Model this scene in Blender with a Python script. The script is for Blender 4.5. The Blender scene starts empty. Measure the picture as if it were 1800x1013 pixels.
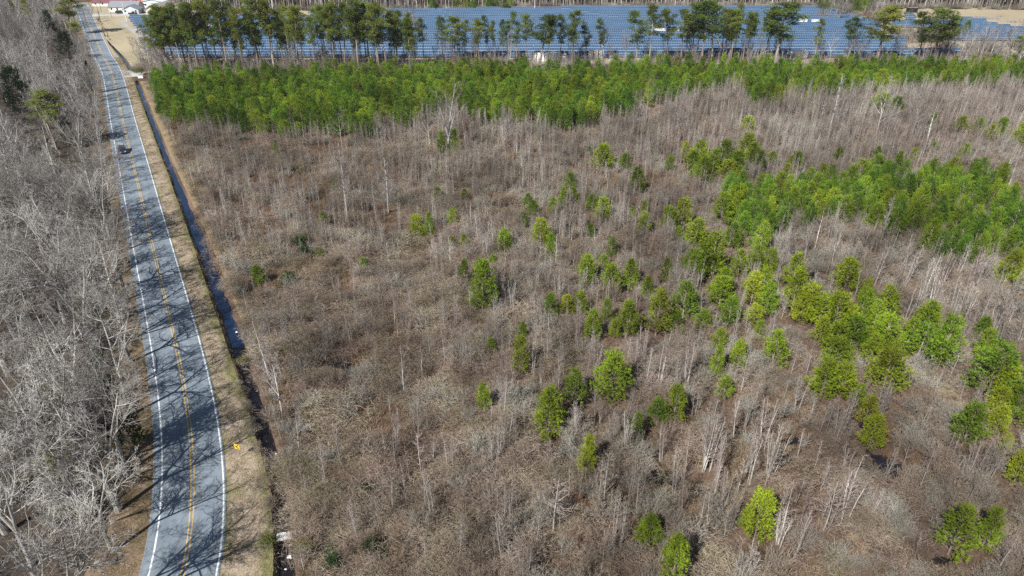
import bpy, math, random
import numpy as np
from mathutils import Vector, Matrix

# ------------------------------------------------------------------ camera, sky, sun
scene = bpy.context.scene
col = scene.collection
PITCH = math.radians(29.4); FPX = 1216.0; CAM_H = 58.0
cd = bpy.data.cameras.new("camera"); cam = bpy.data.objects.new("camera", cd); col.objects.link(cam)
cam.location = (0, 0, CAM_H); cam.rotation_euler = (math.pi/2 - PITCH, 0, 0)
cd.sensor_width = 36; cd.lens = FPX/1800*36; cd.clip_end = 6000; cd.clip_start = 0.5
scene.camera = cam
SUN_EL = math.radians(44); SHADOW_AZ = math.radians(36)     # shadows run to +y turned 36 deg to +x
sx, sy = -math.sin(SHADOW_AZ), -math.cos(SHADOW_AZ)
sundir = Vector((sx*math.cos(SUN_EL), sy*math.cos(SUN_EL), math.sin(SUN_EL)))
world = bpy.data.worlds.new("World"); scene.world = world; world.use_nodes = True
wn = world.node_tree.nodes; wl = world.node_tree.links
sky = wn.new("ShaderNodeTexSky"); sky.sky_type = 'NISHITA'; sky.sun_disc = False
sky.sun_elevation = SUN_EL; sky.sun_rotation = math.atan2(sx, sy); sky.air_density = 1.0; sky.dust_density = 0.6
wl.new(sky.outputs[0], wn["Background"].inputs[0]); wn["Background"].inputs[1].default_value = 0.052
sl = bpy.data.lights.new("sun", 'SUN'); sl.energy = 5.0; sl.angle = math.radians(0.5); sl.color = (1, 0.965, 0.915)
so = bpy.data.objects.new("sun", sl); col.objects.link(so)
so.rotation_euler = (-sundir).to_track_quat('-Z', 'Y').to_euler()
scene.view_settings.view_transform = 'Standard'; scene.view_settings.look = 'None'
scene.view_settings.exposure = 0.56; scene.view_settings.gamma = 1
scene.render.engine = 'CYCLES'
scene.cycles.max_bounces = 5; scene.cycles.diffuse_bounces = 3; scene.cycles.transparent_max_bounces = 4
scene.cycles.use_denoising = False

# ------------------------------------------------------------------ pixel <-> ground
SP, CP = math.sin(PITCH), math.cos(PITCH)
def G(x, y):
    v = (y-506.5)/FPX; Z = CAM_H/(SP+v*CP)
    return ((x-900)/FPX*Z, Z*(CP-v*SP))
def depth(y): return CAM_H/(SP+(y-506.5)/FPX*CP)
def PX(X, Y, H=0.0):
    Z = Y*CP+(CAM_H-H)*SP; v = (CAM_H-H)*CP-Y*SP
    return 900+X/Z*FPX, 506.5+v/Z*FPX
def PXa(X, Y):
    Z = Y*CP+CAM_H*SP
    return 900+X/Z*FPX, 506.5+(CAM_H*CP-Y*SP)/Z*FPX
def HT(yb, yt):
    vt = (yt-506.5)/FPX
    return depth(yb)*(yb-yt)/FPX/(CP-vt*SP)

# ------------------------------------------------------------------ materials
def mat(name, color=(0.5,)*3, rough=0.9, metal=0.0, spec=0.3):
    m = bpy.data.materials.new(name); m.use_nodes = True
    b = m.node_tree.nodes["Principled BSDF"]
    b.inputs["Base Color"].default_value = (*color, 1); b.inputs["Roughness"].default_value = rough
    b.inputs["Metallic"].default_value = metal; b.inputs["Specular IOR Level"].default_value = spec
    return m
def N(m, t, **kw):
    n = m.node_tree.nodes.new(t)
    for k, v in kw.items(): setattr(n, k, v)
    return n
def wire(m, a, b): m.node_tree.links.new(a, b)
def ramp(m, stops, src):
    r = N(m, "ShaderNodeValToRGB"); e = r.color_ramp.elements
    while len(e) < len(stops): e.new(0.5)
    for i, (p, c) in enumerate(stops): e[i].position = p; e[i].color = (*c, 1)
    wire(m, src, r.inputs[0]); return r.outputs[0]
def noise(m, scale, detail=4, src=None, rough=0.55):
    n = N(m, "ShaderNodeTexNoise"); n.inputs["Scale"].default_value = scale; n.inputs["Detail"].default_value = detail
    n.inputs["Roughness"].default_value = rough
    if src is None:
        g = N(m, "ShaderNodeNewGeometry"); src = g.outputs["Position"]
    wire(m, src, n.inputs["Vector"]); return n.outputs["Fac"]
def mix(m, fac, a, b, mode='MIX'):
    n = N(m, "ShaderNodeMix", data_type='RGBA', blend_type=mode)
    if isinstance(fac, (int, float)): n.inputs[0].default_value = fac
    else: wire(m, fac, n.inputs[0])
    for i, s in ((6, a), (7, b)):
        if isinstance(s, tuple): n.inputs[i].default_value = (*s, 1)
        else: wire(m, s, n.inputs[i])
    return n.outputs[2]
def math_(m, op, a, b=0.0):
    n = N(m, "ShaderNodeMath", operation=op)
    for i, s in enumerate((a, b)):
        if isinstance(s, (int, float)): n.inputs[i].default_value = s
        else: wire(m, s, n.inputs[i])
    return n.outputs[0]
def base(m, out): wire(m, out, m.node_tree.nodes["Principled BSDF"].inputs["Base Color"])
def bump(m, h, strength, dist):
    b = N(m, "ShaderNodeBump"); b.inputs["Strength"].default_value = strength; b.inputs["Distance"].default_value = dist
    wire(m, h, b.inputs["Height"]); wire(m, b.outputs[0], m.node_tree.nodes["Principled BSDF"].inputs["Normal"])

def ground_mat(name, stops, big=0.06, fine=2.5, bstr=0.5):
    m = mat(name)
    a = noise(m, big, 6); f = noise(m, fine, 5, rough=0.7)
    s = math_(m, 'ADD', math_(m, 'MULTIPLY', a, 0.55), math_(m, 'MULTIPLY', f, 0.45))
    base(m, ramp(m, stops, s)); bump(m, f, bstr, 0.15)
    return m
def veg_mat(name, stops, region=0.035, rnd=0.5, transl=0.0, rough=0.85):
    """colour varies by plant (object random) and by place (world noise)"""
    m = mat(name, rough=rough, spec=0.15)
    oi = N(m, "ShaderNodeObjectInfo")
    a = noise(m, region, 3)
    a2 = math_(m, 'ADD', math_(m, 'MULTIPLY', math_(m, 'SUBTRACT', a, 0.5), 1.6), 0.5)
    s = math_(m, 'ADD', math_(m, 'MULTIPLY', oi.outputs["Random"], rnd), math_(m, 'MULTIPLY', a2, 1-rnd))
    c = ramp(m, stops, s)
    f = noise(m, 3.0, 2)
    c = mix(m, 0.55, c, ramp(m, [(0.3, (0.45,)*3), (0.7, (1.0,)*3)], f), 'MULTIPLY')
    c = mix(m, 0.8, c, ramp(m, [(0.36, (0.52,0.50,0.48)), (0.6, (1.12,)*3)], noise(m, 0.17, 3)), 'MULTIPLY')
    c = mix(m, 0.8, c, ramp(m, [(0.38, (0.60,0.56,0.53)), (0.58, (1.12,1.10,1.08))], noise(m, 0.055, 2)), 'MULTIPLY')
    base(m, c)
    if transl:
        nt = m.node_tree; t = N(m, "ShaderNodeBsdfTranslucent"); wire(m, c, t.inputs[0])
        ms = N(m, "ShaderNodeMixShader"); ms.inputs[0].default_value = transl
        wire(m, nt.nodes["Principled BSDF"].outputs[0], ms.inputs[1]); wire(m, t.outputs[0], ms.inputs[2])
        wire(m, ms.outputs[0], nt.nodes["Material Output"].inputs[0])
    return m

M = {}
M['litter'] = ground_mat('litter', [(0.30, (0.03,0.021,0.015)), (0.45, (0.07,0.045,0.032)), (0.58, (0.14,0.09,0.062)), (0.72, (0.21,0.145,0.10))])
M['verge'] = mat('verge')
def verge_mat():
    m = M['verge']
    tan = ramp(m, [(0.3, (0.20,0.15,0.105)), (0.48, (0.36,0.29,0.215)), (0.75, (0.52,0.44,0.34))], noise(m, 1.6, 6, rough=0.7))
    grn = ramp(m, [(0.3, (0.11,0.12,0.04)), (0.7, (0.25,0.23,0.10))], noise(m, 2.2, 4))
    uv = N(m, "ShaderNodeUVMap"); sep = N(m, "ShaderNodeSeparateXYZ"); wire(m, uv.outputs[0], sep.inputs[0])
    n1 = noise(m, 0.22, 4)
    edge = math_(m, 'POWER', math_(m, 'ABSOLUTE', math_(m, 'SUBTRACT', math_(m, 'MULTIPLY', sep.outputs[0], 2.0), 0.9)), 2.5)
    k = math_(m, 'ADD', edge, math_(m, 'MULTIPLY', math_(m, 'SUBTRACT', n1, 0.5), 2.4))
    r = N(m, "ShaderNodeMapRange"); wire(m, k, r.inputs[0]); r.inputs[1].default_value = 0.15; r.inputs[2].default_value = 0.75
    base(m, mix(m, r.outputs[0], tan, grn)); bump(m, noise(m, 6, 4), 0.6, 0.1)
verge_mat()
M['leafy'] = ground_mat('leafy_verge', [(0.32, (0.05,0.045,0.02)), (0.45, (0.12,0.09,0.045)), (0.55, (0.22,0.155,0.10)), (0.7, (0.32,0.24,0.165))], 0.25, 2.5)
M['bank'] = ground_mat('bank', [(0.3, (0.10,0.075,0.04)), (0.5, (0.27,0.20,0.12)), (0.7, (0.38,0.30,0.19))], 0.3, 2.5)
M['site'] = ground_mat('site', [(0.3, (0.24,0.19,0.13)), (0.5, (0.36,0.29,0.21)), (0.7, (0.45,0.38,0.29))], 0.03, 0.6)
M['lawn'] = ground_mat('lawn', [(0.32, (0.20,0.20,0.10)), (0.46, (0.33,0.285,0.18)), (0.6, (0.42,0.355,0.24)), (0.75, (0.47,0.41,0.30))], 0.025, 0.4)
M['field'] = ground_mat('field', [(0.3, (0.27,0.22,0.14)), (0.55, (0.38,0.32,0.22)), (0.75, (0.46,0.40,0.29))], 0.02, 0.3)
M['gravel'] = ground_mat('gravel', [(0.3, (0.26,0.26,0.25)), (0.7, (0.46,0.45,0.43))], 0.2, 1.5)
M['concrete'] = ground_mat('concrete', [(0.3, (0.36,0.36,0.35)), (0.7, (0.52,0.51,0.48))], 0.2, 1.5)
def asphalt():
    m = mat('asphalt', rough=0.8, spec=0.25)
    a = ramp(m, [(0.3, (0.135,0.17,0.20)), (0.52, (0.20,0.242,0.28)), (0.72, (0.28,0.32,0.36))], math_(m, 'ADD', math_(m, 'MULTIPLY', noise(m, 0.25, 5), 0.6), math_(m, 'MULTIPLY', noise(m, 14, 3), 0.4)))
    uv = N(m, "ShaderNodeUVMap"); sep = N(m, "ShaderNodeSeparateXYZ"); wire(m, uv.outputs[0], sep.inputs[0])
    # darker wheel tracks: four soft bands across the width, and thin sealed cracks
    w = math_(m, 'COSINE', math_(m, 'MULTIPLY', sep.outputs[0], 2*math.pi/1.75))
    c = mix(m, math_(m, 'MULTIPLY', math_(m, 'MAXIMUM', w, 0.0), 0.22), a, (0.13,0.14,0.15))
    v = N(m, "ShaderNodeTexVoronoi", feature='DISTANCE_TO_EDGE'); v.inputs["Scale"].default_value = 0.22
    g = N(m, "ShaderNodeNewGeometry")
    n = N(m, "ShaderNodeTexNoise"); n.inputs["Scale"].default_value = 0.7; wire(m, g.outputs["Position"], n.inputs["Vector"])
    wp = N(m, "ShaderNodeVectorMath", operation='ADD'); wire(m, g.outputs["Position"], wp.inputs[0]); wire(m, n.outputs["Color"], wp.inputs[1])
    wire(m, wp.outputs[0], v.inputs["Vector"])
    k = N(m, "ShaderNodeMapRange"); wire(m, v.outputs["Distance"], k.inputs[0]); k.inputs[1].default_value = 0.0; k.inputs[2].default_value = 0.014; k.inputs[3].default_value = 0.6; k.inputs[4].default_value = 0.0
    base(m, mix(m, k.outputs[0], c, (0.05,0.05,0.055)))
    return m
M['asphalt'] = asphalt()
def paint(name, c):
    m = mat(name, c, 0.7)
    k = N(m, "ShaderNodeMapRange"); wire(m, noise(m, 5, 5, rough=0.75), k.inputs[0]); k.inputs[1].default_value = 0.50; k.inputs[2].default_value = 0.66
    k.inputs[4].default_value = 0.7
    base(m, mix(m, k.outputs[0], c, (0.2,0.21,0.215))); return m
M['white_paint'] = paint('white_paint', (0.76,0.77,0.76)); M['yellow_paint'] = paint('yellow_paint', (0.58,0.40,0.13))
def water(name, c, r=0.06):
    m = mat(name, c, r, spec=0.5); bump(m, noise(m, 3, 2), 0.05, 0.05); return m
M['water'] = water('water', (0.009,0.022,0.055), 0.03); M['pool'] = water('pool_water', (0.012,0.010,0.012), 0.1)
M['pine'] = veg_mat('pine_needles', [(0.12, (0.17,0.31,0.03)), (0.35, (0.25,0.39,0.035)), (0.6, (0.34,0.47,0.035)), (0.85, (0.46,0.53,0.04))], 0.03, 0.6, 0.3)
M['pine_stand'] = veg_mat('pine_stand_needles', [(0.12, (0.145,0.30,0.035)), (0.45, (0.235,0.40,0.04)), (0.75, (0.32,0.46,0.04)), (0.95, (0.42,0.50,0.045))], 0.03, 0.75, 0.35)
M['tall_pine'] = veg_mat('tall_pine_needles', [(0.1, (0.18,0.27,0.07)), (0.5, (0.29,0.38,0.085)), (0.9, (0.42,0.47,0.085))], 0.02, 0.8, 0.5)
M['dark_leaf'] = veg_mat('dark_leaves', [(0.1, (0.02,0.045,0.015)), (0.5, (0.035,0.075,0.02)), (0.9, (0.07,0.11,0.03))], 0.05, 0.6, 0.15)
M['olive_leaf'] = veg_mat('olive_leaves', [(0.1, (0.10,0.13,0.03)), (0.5, (0.17,0.19,0.05)), (0.9, (0.24,0.22,0.06))], 0.05, 0.6, 0.15)
M['pine_bark'] = veg_mat('pine_bark', [(0.1, (0.22,0.18,0.15)), (0.9, (0.46,0.40,0.34))], 0.1, 0.8)
M['grey_bark'] = veg_mat('grey_bark', [(0.05, (0.25,0.235,0.215)), (0.35, (0.43,0.42,0.395)), (0.8, (0.60,0.595,0.565))], 0.06, 0.7)
M['grey_twig'] = veg_mat('grey_twigs', [(0.1, (0.20,0.17,0.165)), (0.45, (0.31,0.29,0.285)), (0.8, (0.42,0.41,0.405))], 0.03, 0.55)
M['big_twig'] = veg_mat('big_twigs', [(0.1, (0.20,0.18,0.17)), (0.5, (0.31,0.29,0.28)), (0.9, (0.43,0.415,0.40))], 0.05, 0.5)
M['far_twig'] = veg_mat('far_twigs', [(0.1, (0.075,0.065,0.06)), (0.9, (0.17,0.155,0.145))], 0.03, 0.6)
M['sap_bark'] = veg_mat('sapling_bark', [(0.1, (0.30,0.28,0.255)), (0.5, (0.48,0.46,0.43)), (0.9, (0.68,0.66,0.62))], 0.06, 0.8)
M['sap_twig'] = veg_mat('sapling_twigs', [(0.1, (0.28,0.21,0.195)), (0.4, (0.34,0.29,0.265)), (0.6, (0.37,0.335,0.30)), (0.9, (0.42,0.405,0.375))], 0.03, 0.45)
M['shrub'] = veg_mat('shrub_twigs', [(0.1, (0.30,0.22,0.17)), (0.4, (0.34,0.29,0.235)), (0.65, (0.36,0.345,0.30)), (0.9, (0.42,0.43,0.38))], 0.04, 0.65)
M['tangle'] = veg_mat('tangle_stems', [(0.1, (0.27,0.19,0.155)), (0.35, (0.35,0.28,0.235)), (0.6, (0.37,0.32,0.24)), (0.8, (0.30,0.28,0.17)), (0.95, (0.40,0.37,0.33))], 0.07, 0.5)
M['straw'] = veg_mat('straw', [(0.1, (0.27,0.135,0.075)), (0.35, (0.30,0.20,0.13)), (0.6, (0.27,0.22,0.14)), (0.9, (0.42,0.34,0.23))], 0.06, 0.45)
M['verge_straw'] = veg_mat('verge_straw', [(0.1, (0.18,0.19,0.07)), (0.35, (0.34,0.29,0.18)), (0.9, (0.52,0.44,0.33))], 0.15, 0.5)
M['steel'] = mat('galvanised', (0.45,0.46,0.47), 0.5, 0.6)
M['white'] = mat('white_plastic', (0.82,0.82,0.80), 0.6)
M['black'] = mat('black', (0.015,0.015,0.017), 0.6)
M['rubber'] = mat('rubber', (0.02,0.02,0.02), 0.9)
M['glass'] = mat('dark_glass', (0.02,0.025,0.03), 0.08, spec=0.6)
M['wood'] = mat('pole_wood', (0.16,0.12,0.09), 0.9)
M['yellow'] = mat('sign_yellow', (0.74,0.50,0.03), 0.5)
def solar_mat():
    m = mat('solar_glass', rough=0.25, spec=0.25)
    uv = N(m, "ShaderNodeUVMap"); sep = N(m, "ShaderNodeSeparateXYZ"); wire(m, uv.outputs[0], sep.inputs[0])
    def line(o, w):
        fr = math_(m, 'FRACT', o); return math_(m, 'LESS_THAN', math_(m, 'MINIMUM', fr, math_(m, 'SUBTRACT', 1.0, fr)), w)
    k = math_(m, 'MAXIMUM', line(sep.outputs[0], 0.022), line(sep.outputs[1], 0.05))
    c = ramp(m, [(0.3, (0.030,0.072,0.14)), (0.7, (0.048,0.105,0.19))], noise(m, 0.08, 3))
    base(m, mix(m, k, c, (0.36,0.40,0.45)))
    return m
M['solar'] = solar_mat()

# ------------------------------------------------------------------ mesh builder and tagging
class MB:
    def __init__(s): s.v = []; s.f = []; s.m = []; s.uv = None
    def tube(s, a, b, r0, r1, n=5, mi=0):
        a = Vector(a); b = Vector(b); d = (b-a)
        if d.length < 1e-6: return
        d.normalize(); x = d.orthogonal().normalized(); y = d.cross(x)
        k = len(s.v)
        for p, r in ((a, r0), (b, r1)):
            for i in range(n):
                t = 2*math.pi*i/n; q = p + x*(math.cos(t)*r) + y*(math.sin(t)*r); s.v.append((q.x, q.y, q.z))
        for i in range(n):
            j = (i+1) % n; s.f.append((k+i, k+j, k+n+j, k+n+i)); s.m.append(mi)
    def capped(s, a, b, r0, r1, n=10, mi=0):
        k = len(s.v); s.tube(a, b, r0, r1, n, mi)
        s.f.append(tuple(range(k+n-1, k-1, -1))); s.m.append(mi); s.f.append(tuple(range(k+n, k+2*n))); s.m.append(mi)
    def blade(s, a, b, w, side, mi=0):
        k = len(s.v); o = side*(w*0.5)
        s.v += [(a.x-o.x, a.y-o.y, a.z-o.z), (a.x+o.x, a.y+o.y, a.z+o.z), (b.x, b.y, b.z)]
        s.f.append((k, k+1, k+2)); s.m.append(mi)
    def quadb(s, a, b, w0, w1, side, mi=0):
        k = len(s.v)
        for p, w in ((a, -w0), (a, w0), (b, w1), (b, -w1)):
            q = p + side*(w*0.5); s.v.append((q.x, q.y, q.z))
        s.f.append((k, k+1, k+2, k+3)); s.m.append(mi)
    def box(s, c, size, rz=0, mi=0, taper=1.0):
        k = len(s.v); ca, sa = math.cos(rz), math.sin(rz)
        for z in (-1, 1):
            t = taper if z > 0 else 1.0
            for x, y in ((-1,-1),(1,-1),(1,1),(-1,1)):
                px, py = x*size[0]/2*t, y*size[1]/2*t
                s.v.append((c[0]+px*ca-py*sa, c[1]+px*sa+py*ca, c[2]+z*size[2]/2))
        for f in ((0,3,2,1),(4,5,6,7),(0,1,5,4),(1,2,6,5),(2,3,7,6),(3,0,4,7)):
            s.f.append(tuple(k+i for i in f)); s.m.append(mi)
    def poly(s, pts, mi=0):
        k = len(s.v); s.v += [tuple(p) for p in pts]; s.f.append(tuple(range(k, k+len(pts)))); s.m.append(mi)
    def prism(s, prof, y0, y1, mi=0):      # prof in (x,z), extruded along y
        k = len(s.v); n = len(prof)
        s.v += [(x, y0, z) for x, z in prof] + [(x, y1, z) for x, z in prof]
        s.f.append(tuple(range(k, k+n))); s.m.append(mi); s.f.append(tuple(range(k+2*n-1, k+n-1, -1))); s.m.append(mi)
        for i in range(n):
            j = (i+1) % n; s.f.append((k+j, k+i, k+n+i, k+n+j)); s.m.append(mi)
    def mesh(s, name, mats):
        me = bpy.data.meshes.new(name); me.from_pydata(s.v, [], s.f)
        for m in (mats if isinstance(mats, (list, tuple)) else [mats]): me.materials.append(m)
        if any(s.m): me.polygons.foreach_set("material_index", s.m)
        me.update(); return me
    def obj(s, name, mats, parent=None):
        o = bpy.data.objects.new(name, s.mesh(name, mats)); col.objects.link(o); o.parent = parent; return o
def tag(o, label=None, cat=None, group=None, kind=None):
    if label: o["label"] = label
    if cat: o["category"] = cat
    if group: o["group"] = group
    if kind: o["kind"] = kind
    return o
def thing(name, loc, label, cat, group=None, rz=0, scale=None):
    o = bpy.data.objects.new(name, None); col.objects.link(o); o.location = loc; o.rotation_euler = (0, 0, rz)
    if scale: o.scale = scale
    o.empty_display_size = 0.3
    return tag(o, label, cat, group)
def linkpart(name, me, parent):
    o = bpy.data.objects.new(name, me); col.objects.link(o); o.parent = parent; return o
ONES = "zeroth first second third fourth fifth sixth seventh eighth ninth tenth eleventh twelfth thirteenth fourteenth fifteenth sixteenth seventeenth eighteenth nineteenth".split()
TENS = {2: ("twentieth", "twenty"), 3: ("thirtieth", "thirty"), 4: ("fortieth", "forty"), 5: ("fiftieth", "fifty"), 6: ("sixtieth", "sixty"), 7: ("seventieth", "seventy"), 8: ("eightieth", "eighty"), 9: ("ninetieth", "ninety"), 10: ("hundredth", "hundred")}
def ordn(i):
    if i < 20: return ONES[i]
    t, o = divmod(i, 10); return TENS[t][0] if o == 0 else TENS[t][1]+"-"+ONES[o]

# ------------------------------------------------------------------ plan of the place (metres on the ground)
Lp = [(164,95),(175,112),(184,135),(189,162),(195,200),(204,250),(215,312),(225,362),(235,412),(242,457),(250,500),(256,532),(261,565),(270,612),(276,650),(282,695),(287.5,750),(288,789),(288,828),(286,867),(282,919),(273,971),(267,1004)]
Rp = [(175,77),(197,102),(210,122),(217.5,147),(226,180),(236,215),(246,250),(262.5,305),(275,355),(290,405),(304,445),(317.5,500),(330,545),(344,590),(357.5,645),(369,688),(381,750),(387,784),(389.5,828),(390,880),(389,919),(386,958),(380,1004)]
Dp = [(190,70),(205,88),(222,110),(240,140),(246,155),(250,172),(260,195),(267,212),(275,230),(282,250),(292,277),(304,305),(313,328),(322,352),(333,378),(348,410),(358,435),(367,465),(378,490),(383,515),(398,545),(408,570),(420,612),(430,650),(445,685),(455,715),(467,767),(487,822),(497,880),(500,910),(500,945),(503,1010)]
la = np.array([G(*p) for p in Lp])[::-1]; ra = np.array([G(*p) for p in Rp])[::-1]; da = np.array([G(*p) for p in Dp])[::-1]
YS = np.arange(46, 306, 3.0)
rx = (np.interp(YS, la[:,1], la[:,0]) + np.interp(YS, ra[:,1], ra[:,0]))/2
rc = np.polynomial.Polynomial.fit(YS, rx, 7)
def road_x(Y):
    Y = np.asarray(Y, float); y = np.clip(Y, 47, 300)
    return rc(y) + np.where(Y > 300, (Y-300)*-0.60, 0) + np.where(Y < 47, (Y-47)*-0.22, 0)
dsm = np.polynomial.Polynomial.fit(da[:,1], da[:,0], 9)
def ditch_x(Y):
    Y = np.asarray(Y, float); y = np.clip(Y, 46, 330)
    return np.interp(y, da[:,1], da[:,0])*0.35 + dsm(y)*0.65 + np.where(Y > 330, (Y-330)*-0.60, 0) + np.where(Y < 46, (Y-46)*-0.2, 0)

# ground: one sheet out to the horizon with the ditch cut into it
rng = random.Random(7)
ysl = list(np.arange(-60, 20, 8.0)) + list(np.arange(20, 262, 1.2)) + list(np.arange(262, 420, 6.0)) + [450, 550, 800, 1400, 3000]
offs = [-2.7, -1.7, -1.05, 0, 1.05, 1.7, 2.7]; zs = [0, -0.5, -1.1, -1.25, -1.1, -0.5, 0]
def DW(Y): return float(np.interp(Y, [40,60,75,95,125,160,260], [.5,.52,.6,.72,.68,.48,.42]))
g = MB(); ncol = len(offs)+6
for Y in ysl:
    dx = float(ditch_x(Y)); f = 1.0
    if 256.5 < Y < 264: f = 0.0
    elif Y >= 264: f = 0.72 if Y < 335 else 0.0
    w = DW(Y) * (1.0 + 0.12*math.sin(Y*0.31) + 0.12*math.sin(Y*0.83+1) + rng.uniform(-.14, .14))
    xs = [-2500, -900, -380] + [dx+o*w for o in offs] + [420, 900, 2500]
    zz = [0]*3 + [z*f + (rng.uniform(-.08, .08) if z else 0) for z in zs] + [0]*3
    for x, z in zip(xs, zz): g.v.append((x, float(Y), z))
for i in range(len(ysl)-1):
    for j in range(ncol-1):
        a = i*ncol+j; g.f.append((a, a+1, a+ncol+1, a+ncol)); g.m.append(0)
tag(g.obj('ground', M['litter']), kind='structure')

def strip(name, fa, fb, y0, y1, z, m, step=2.0, uv=None, kind='structure', skirt=False, za=None):
    b = MB(); Ys = np.arange(y0, y1+0.01, step); A = fa(Ys); B = fb(Ys); n = len(Ys)
    for x0, x1, Y in zip(A, B, Ys): b.v += [(float(x0), float(Y), z), (float(x1), float(Y), z)]
    for i in range(n-1): b.f.append((2*i, 2*i+1, 2*i+3, 2*i+2)); b.m.append(0)
    if skirt:
        k = len(b.v)
        for x0, x1, Y in zip(A, B, Ys): b.v += [(float(x0)-.15, float(Y), -.05), (float(x1)+.15, float(Y), -.05)]
        for i in range(n-1):
            b.f.append((k+2*i, 2*i, 2*i+2, k+2*i+2)); b.f.append((2*i+1, k+2*i+1, k+2*i+3, 2*i+3)); b.m += [0, 0]
    o = b.obj(name, m)
    ul = o.data.uv_layers.new(name="UVMap")
    for lp in o.data.loops:
        vi = lp.vertex_index
        if uv == 'm': u = (float(B[(vi//2) % n]-A[(vi//2) % n])) * (vi % 2)
        else: u = vi % 2
        ul.data[lp.index].uv = (u, Ys[(vi//2) % n])
    if kind: tag(o, kind=kind)
    return o
def road_off(o):      # offset measured square to the road
    def f(Y):
        Y = np.asarray(Y, float); s = (road_x(Y+1)-road_x(Y-1))/2
        return road_x(Y) + o*np.sqrt(1+s*s)
    return f
_dw = np.vectorize(DW)
dl = lambda Y: ditch_x(Y)-2.55*_dw(Y)
strip('grass_verge', road_off(3.3), dl, 10, 372, 0.006, M['verge'])
strip('leafy_verge', lambda Y: road_off(-9.0)(Y)+np.sin(Y*0.4)*0.8, road_off(-3.6), 10, 372, 0.006, M['leafy'])
strip('ditch_bank', lambda Y: ditch_x(Y)+2.55*_dw(Y), lambda Y: ditch_x(Y)+3.6+0.6*np.sin(Y*0.21)+0.5*np.sin(Y*0.9), 78, 256, 0.006, M['bank'])
strip('road', road_off(-4.15), road_off(3.5), 10, 466, 0.055, M['asphalt'], uv='m', skirt=True)
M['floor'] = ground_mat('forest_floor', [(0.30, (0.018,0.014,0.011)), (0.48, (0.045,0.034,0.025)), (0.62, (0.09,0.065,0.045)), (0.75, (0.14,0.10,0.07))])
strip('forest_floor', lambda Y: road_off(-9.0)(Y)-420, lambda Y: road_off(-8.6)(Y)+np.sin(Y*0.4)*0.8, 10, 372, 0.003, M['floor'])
def road_mark(name, o, w, m): return strip(name, road_off(o-w/2), road_off(o+w/2), 10, 466, 0.060, m)
road_mark('edge_line', -3.25, 0.17, M['white_paint']); road_mark('edge_line', 3.25, 0.17, M['white_paint'])
road_mark('center_line', -0.17, 0.13, M['yellow_paint']); road_mark('center_line', 0.17, 0.13, M['yellow_paint'])
tag(strip('ditch_water', lambda Y: ditch_x(Y)-1.5, lambda Y: ditch_x(Y)+1.5, 86, 258, -0.72, M['water'], kind=None), kind='structure')
tag(strip('ditch_water', lambda Y: ditch_x(Y)-1.5, lambda Y: ditch_x(Y)+1.5, 20, 86, -0.78, M['pool'], kind=None), kind='structure')
tag(strip('ditch_water', lambda Y: ditch_x(Y)-1.5, lambda Y: ditch_x(Y)+1.5, 265, 330, -0.62, M['water'], kind=None), kind='structure')

def sheet(name, pts, z, m, px=True, kind='structure'):
    b = MB(); b.poly([(*(G(*p) if px else p), z) for p in pts]); o = b.obj(name, m)
    if o.data.polygons[0].normal.z < 0: o.data.flip_normals()
    return tag(o, kind=kind)
# ground beyond the plantation
sheet('solar_ground', [(213,38),(330,16),(1440,10),(1500,22),(1560,30),(2250,46),(2250,112),(1350,112),(900,112),(420,116),(290,113)], 0.006, M['site'])
sheet('lawn', [(60,4),(330,4),(330,16),(225,36),(262,80),(288,113),(268,126),(240,131),(222,104),(180,62),(120,40)], 0.012, M['lawn'])
sheet('mown_field', [(1560,12),(2300,14),(2300,62),(1830,57),(1700,37),(1590,28)], 0.012, M['field'])
sheet('side_road', [(128,29.5),(128,25.8),(200,25.2),(262,24.8),(275,26.5),(262,28.2),(200,28.7)], 0.020, M['concrete'])
sheet('gravel_track', [(210,34),(215,34),(226,46),(244,58),(262,72),(278,88),(296,103),(306,113),(292,113),(270,90),(250,72),(234,58),(214,44)], 0.020, M['gravel'])
sheet('gravel_pad', [(222,49),(236,50),(245,53),(241,57),(233,57)], 0.026, M['gravel'])
sheet('driveway', [(209,124),(224,123.5),(240,128),(252,129),(252,135),(240,135),(224,135.5),(213,136)], 0.030, M['concrete'])
# dark standing water among the brush
for (x, y, w, h) in [(x, y, w*1.3, h*1.4) for x, y, w, h in [(1165,842,60,16),(1228,866,46,10),(1545,820,50,24),(1400,776,40,10),(1378,806,30,12),(1310,765,40,8),(1740,602,80,12),(1715,560,40,16),(1600,540,46,14),(1432,488,22,16),(590,640,60,22),(1235,1000,36,10),(1400,968,36,10),(1655,986,24,10),(1250,684,30,8),(1530,745,26,12),(1180,905,28,10)]]:
    b = MB(); n = 44; cx, cy = G(x, y); Z = depth(y); r = rng.uniform(0, 9)
    a0 = w/2/FPX*Z; b0 = abs(G(x, y-h/2)[1]-G(x, y+h/2)[1])/2*1.25
    b.poly([(cx+a0*math.cos(t)*(1+.35*math.sin(2*t+r)+.3*math.sin(5*t+2*r)+.2*math.sin(9*t)), cy+b0*math.sin(t)*(1+.35*math.cos(3*t+r)+.25*math.sin(7*t+r)), 0.01) for t in [2*math.pi*i/n for i in range(n)]])
    tag(b.obj('puddle', M['pool']), kind='structure')
PUD = [(1165,842,60,18),(1228,866,46,12),(1545,820,50,26),(1400,776,40,12),(1378,806,30,14),(1310,765,40,10),(1740,602,80,14),(1715,560,40,18),(1600,540,46,16),(1432,488,22,16),(590,640,60,22),(1235,1000,36,12),(1400,968,36,12),(1655,986,24,12),(1250,684,30,10),(1530,745,26,14),(1180,905,28,12)]

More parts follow.
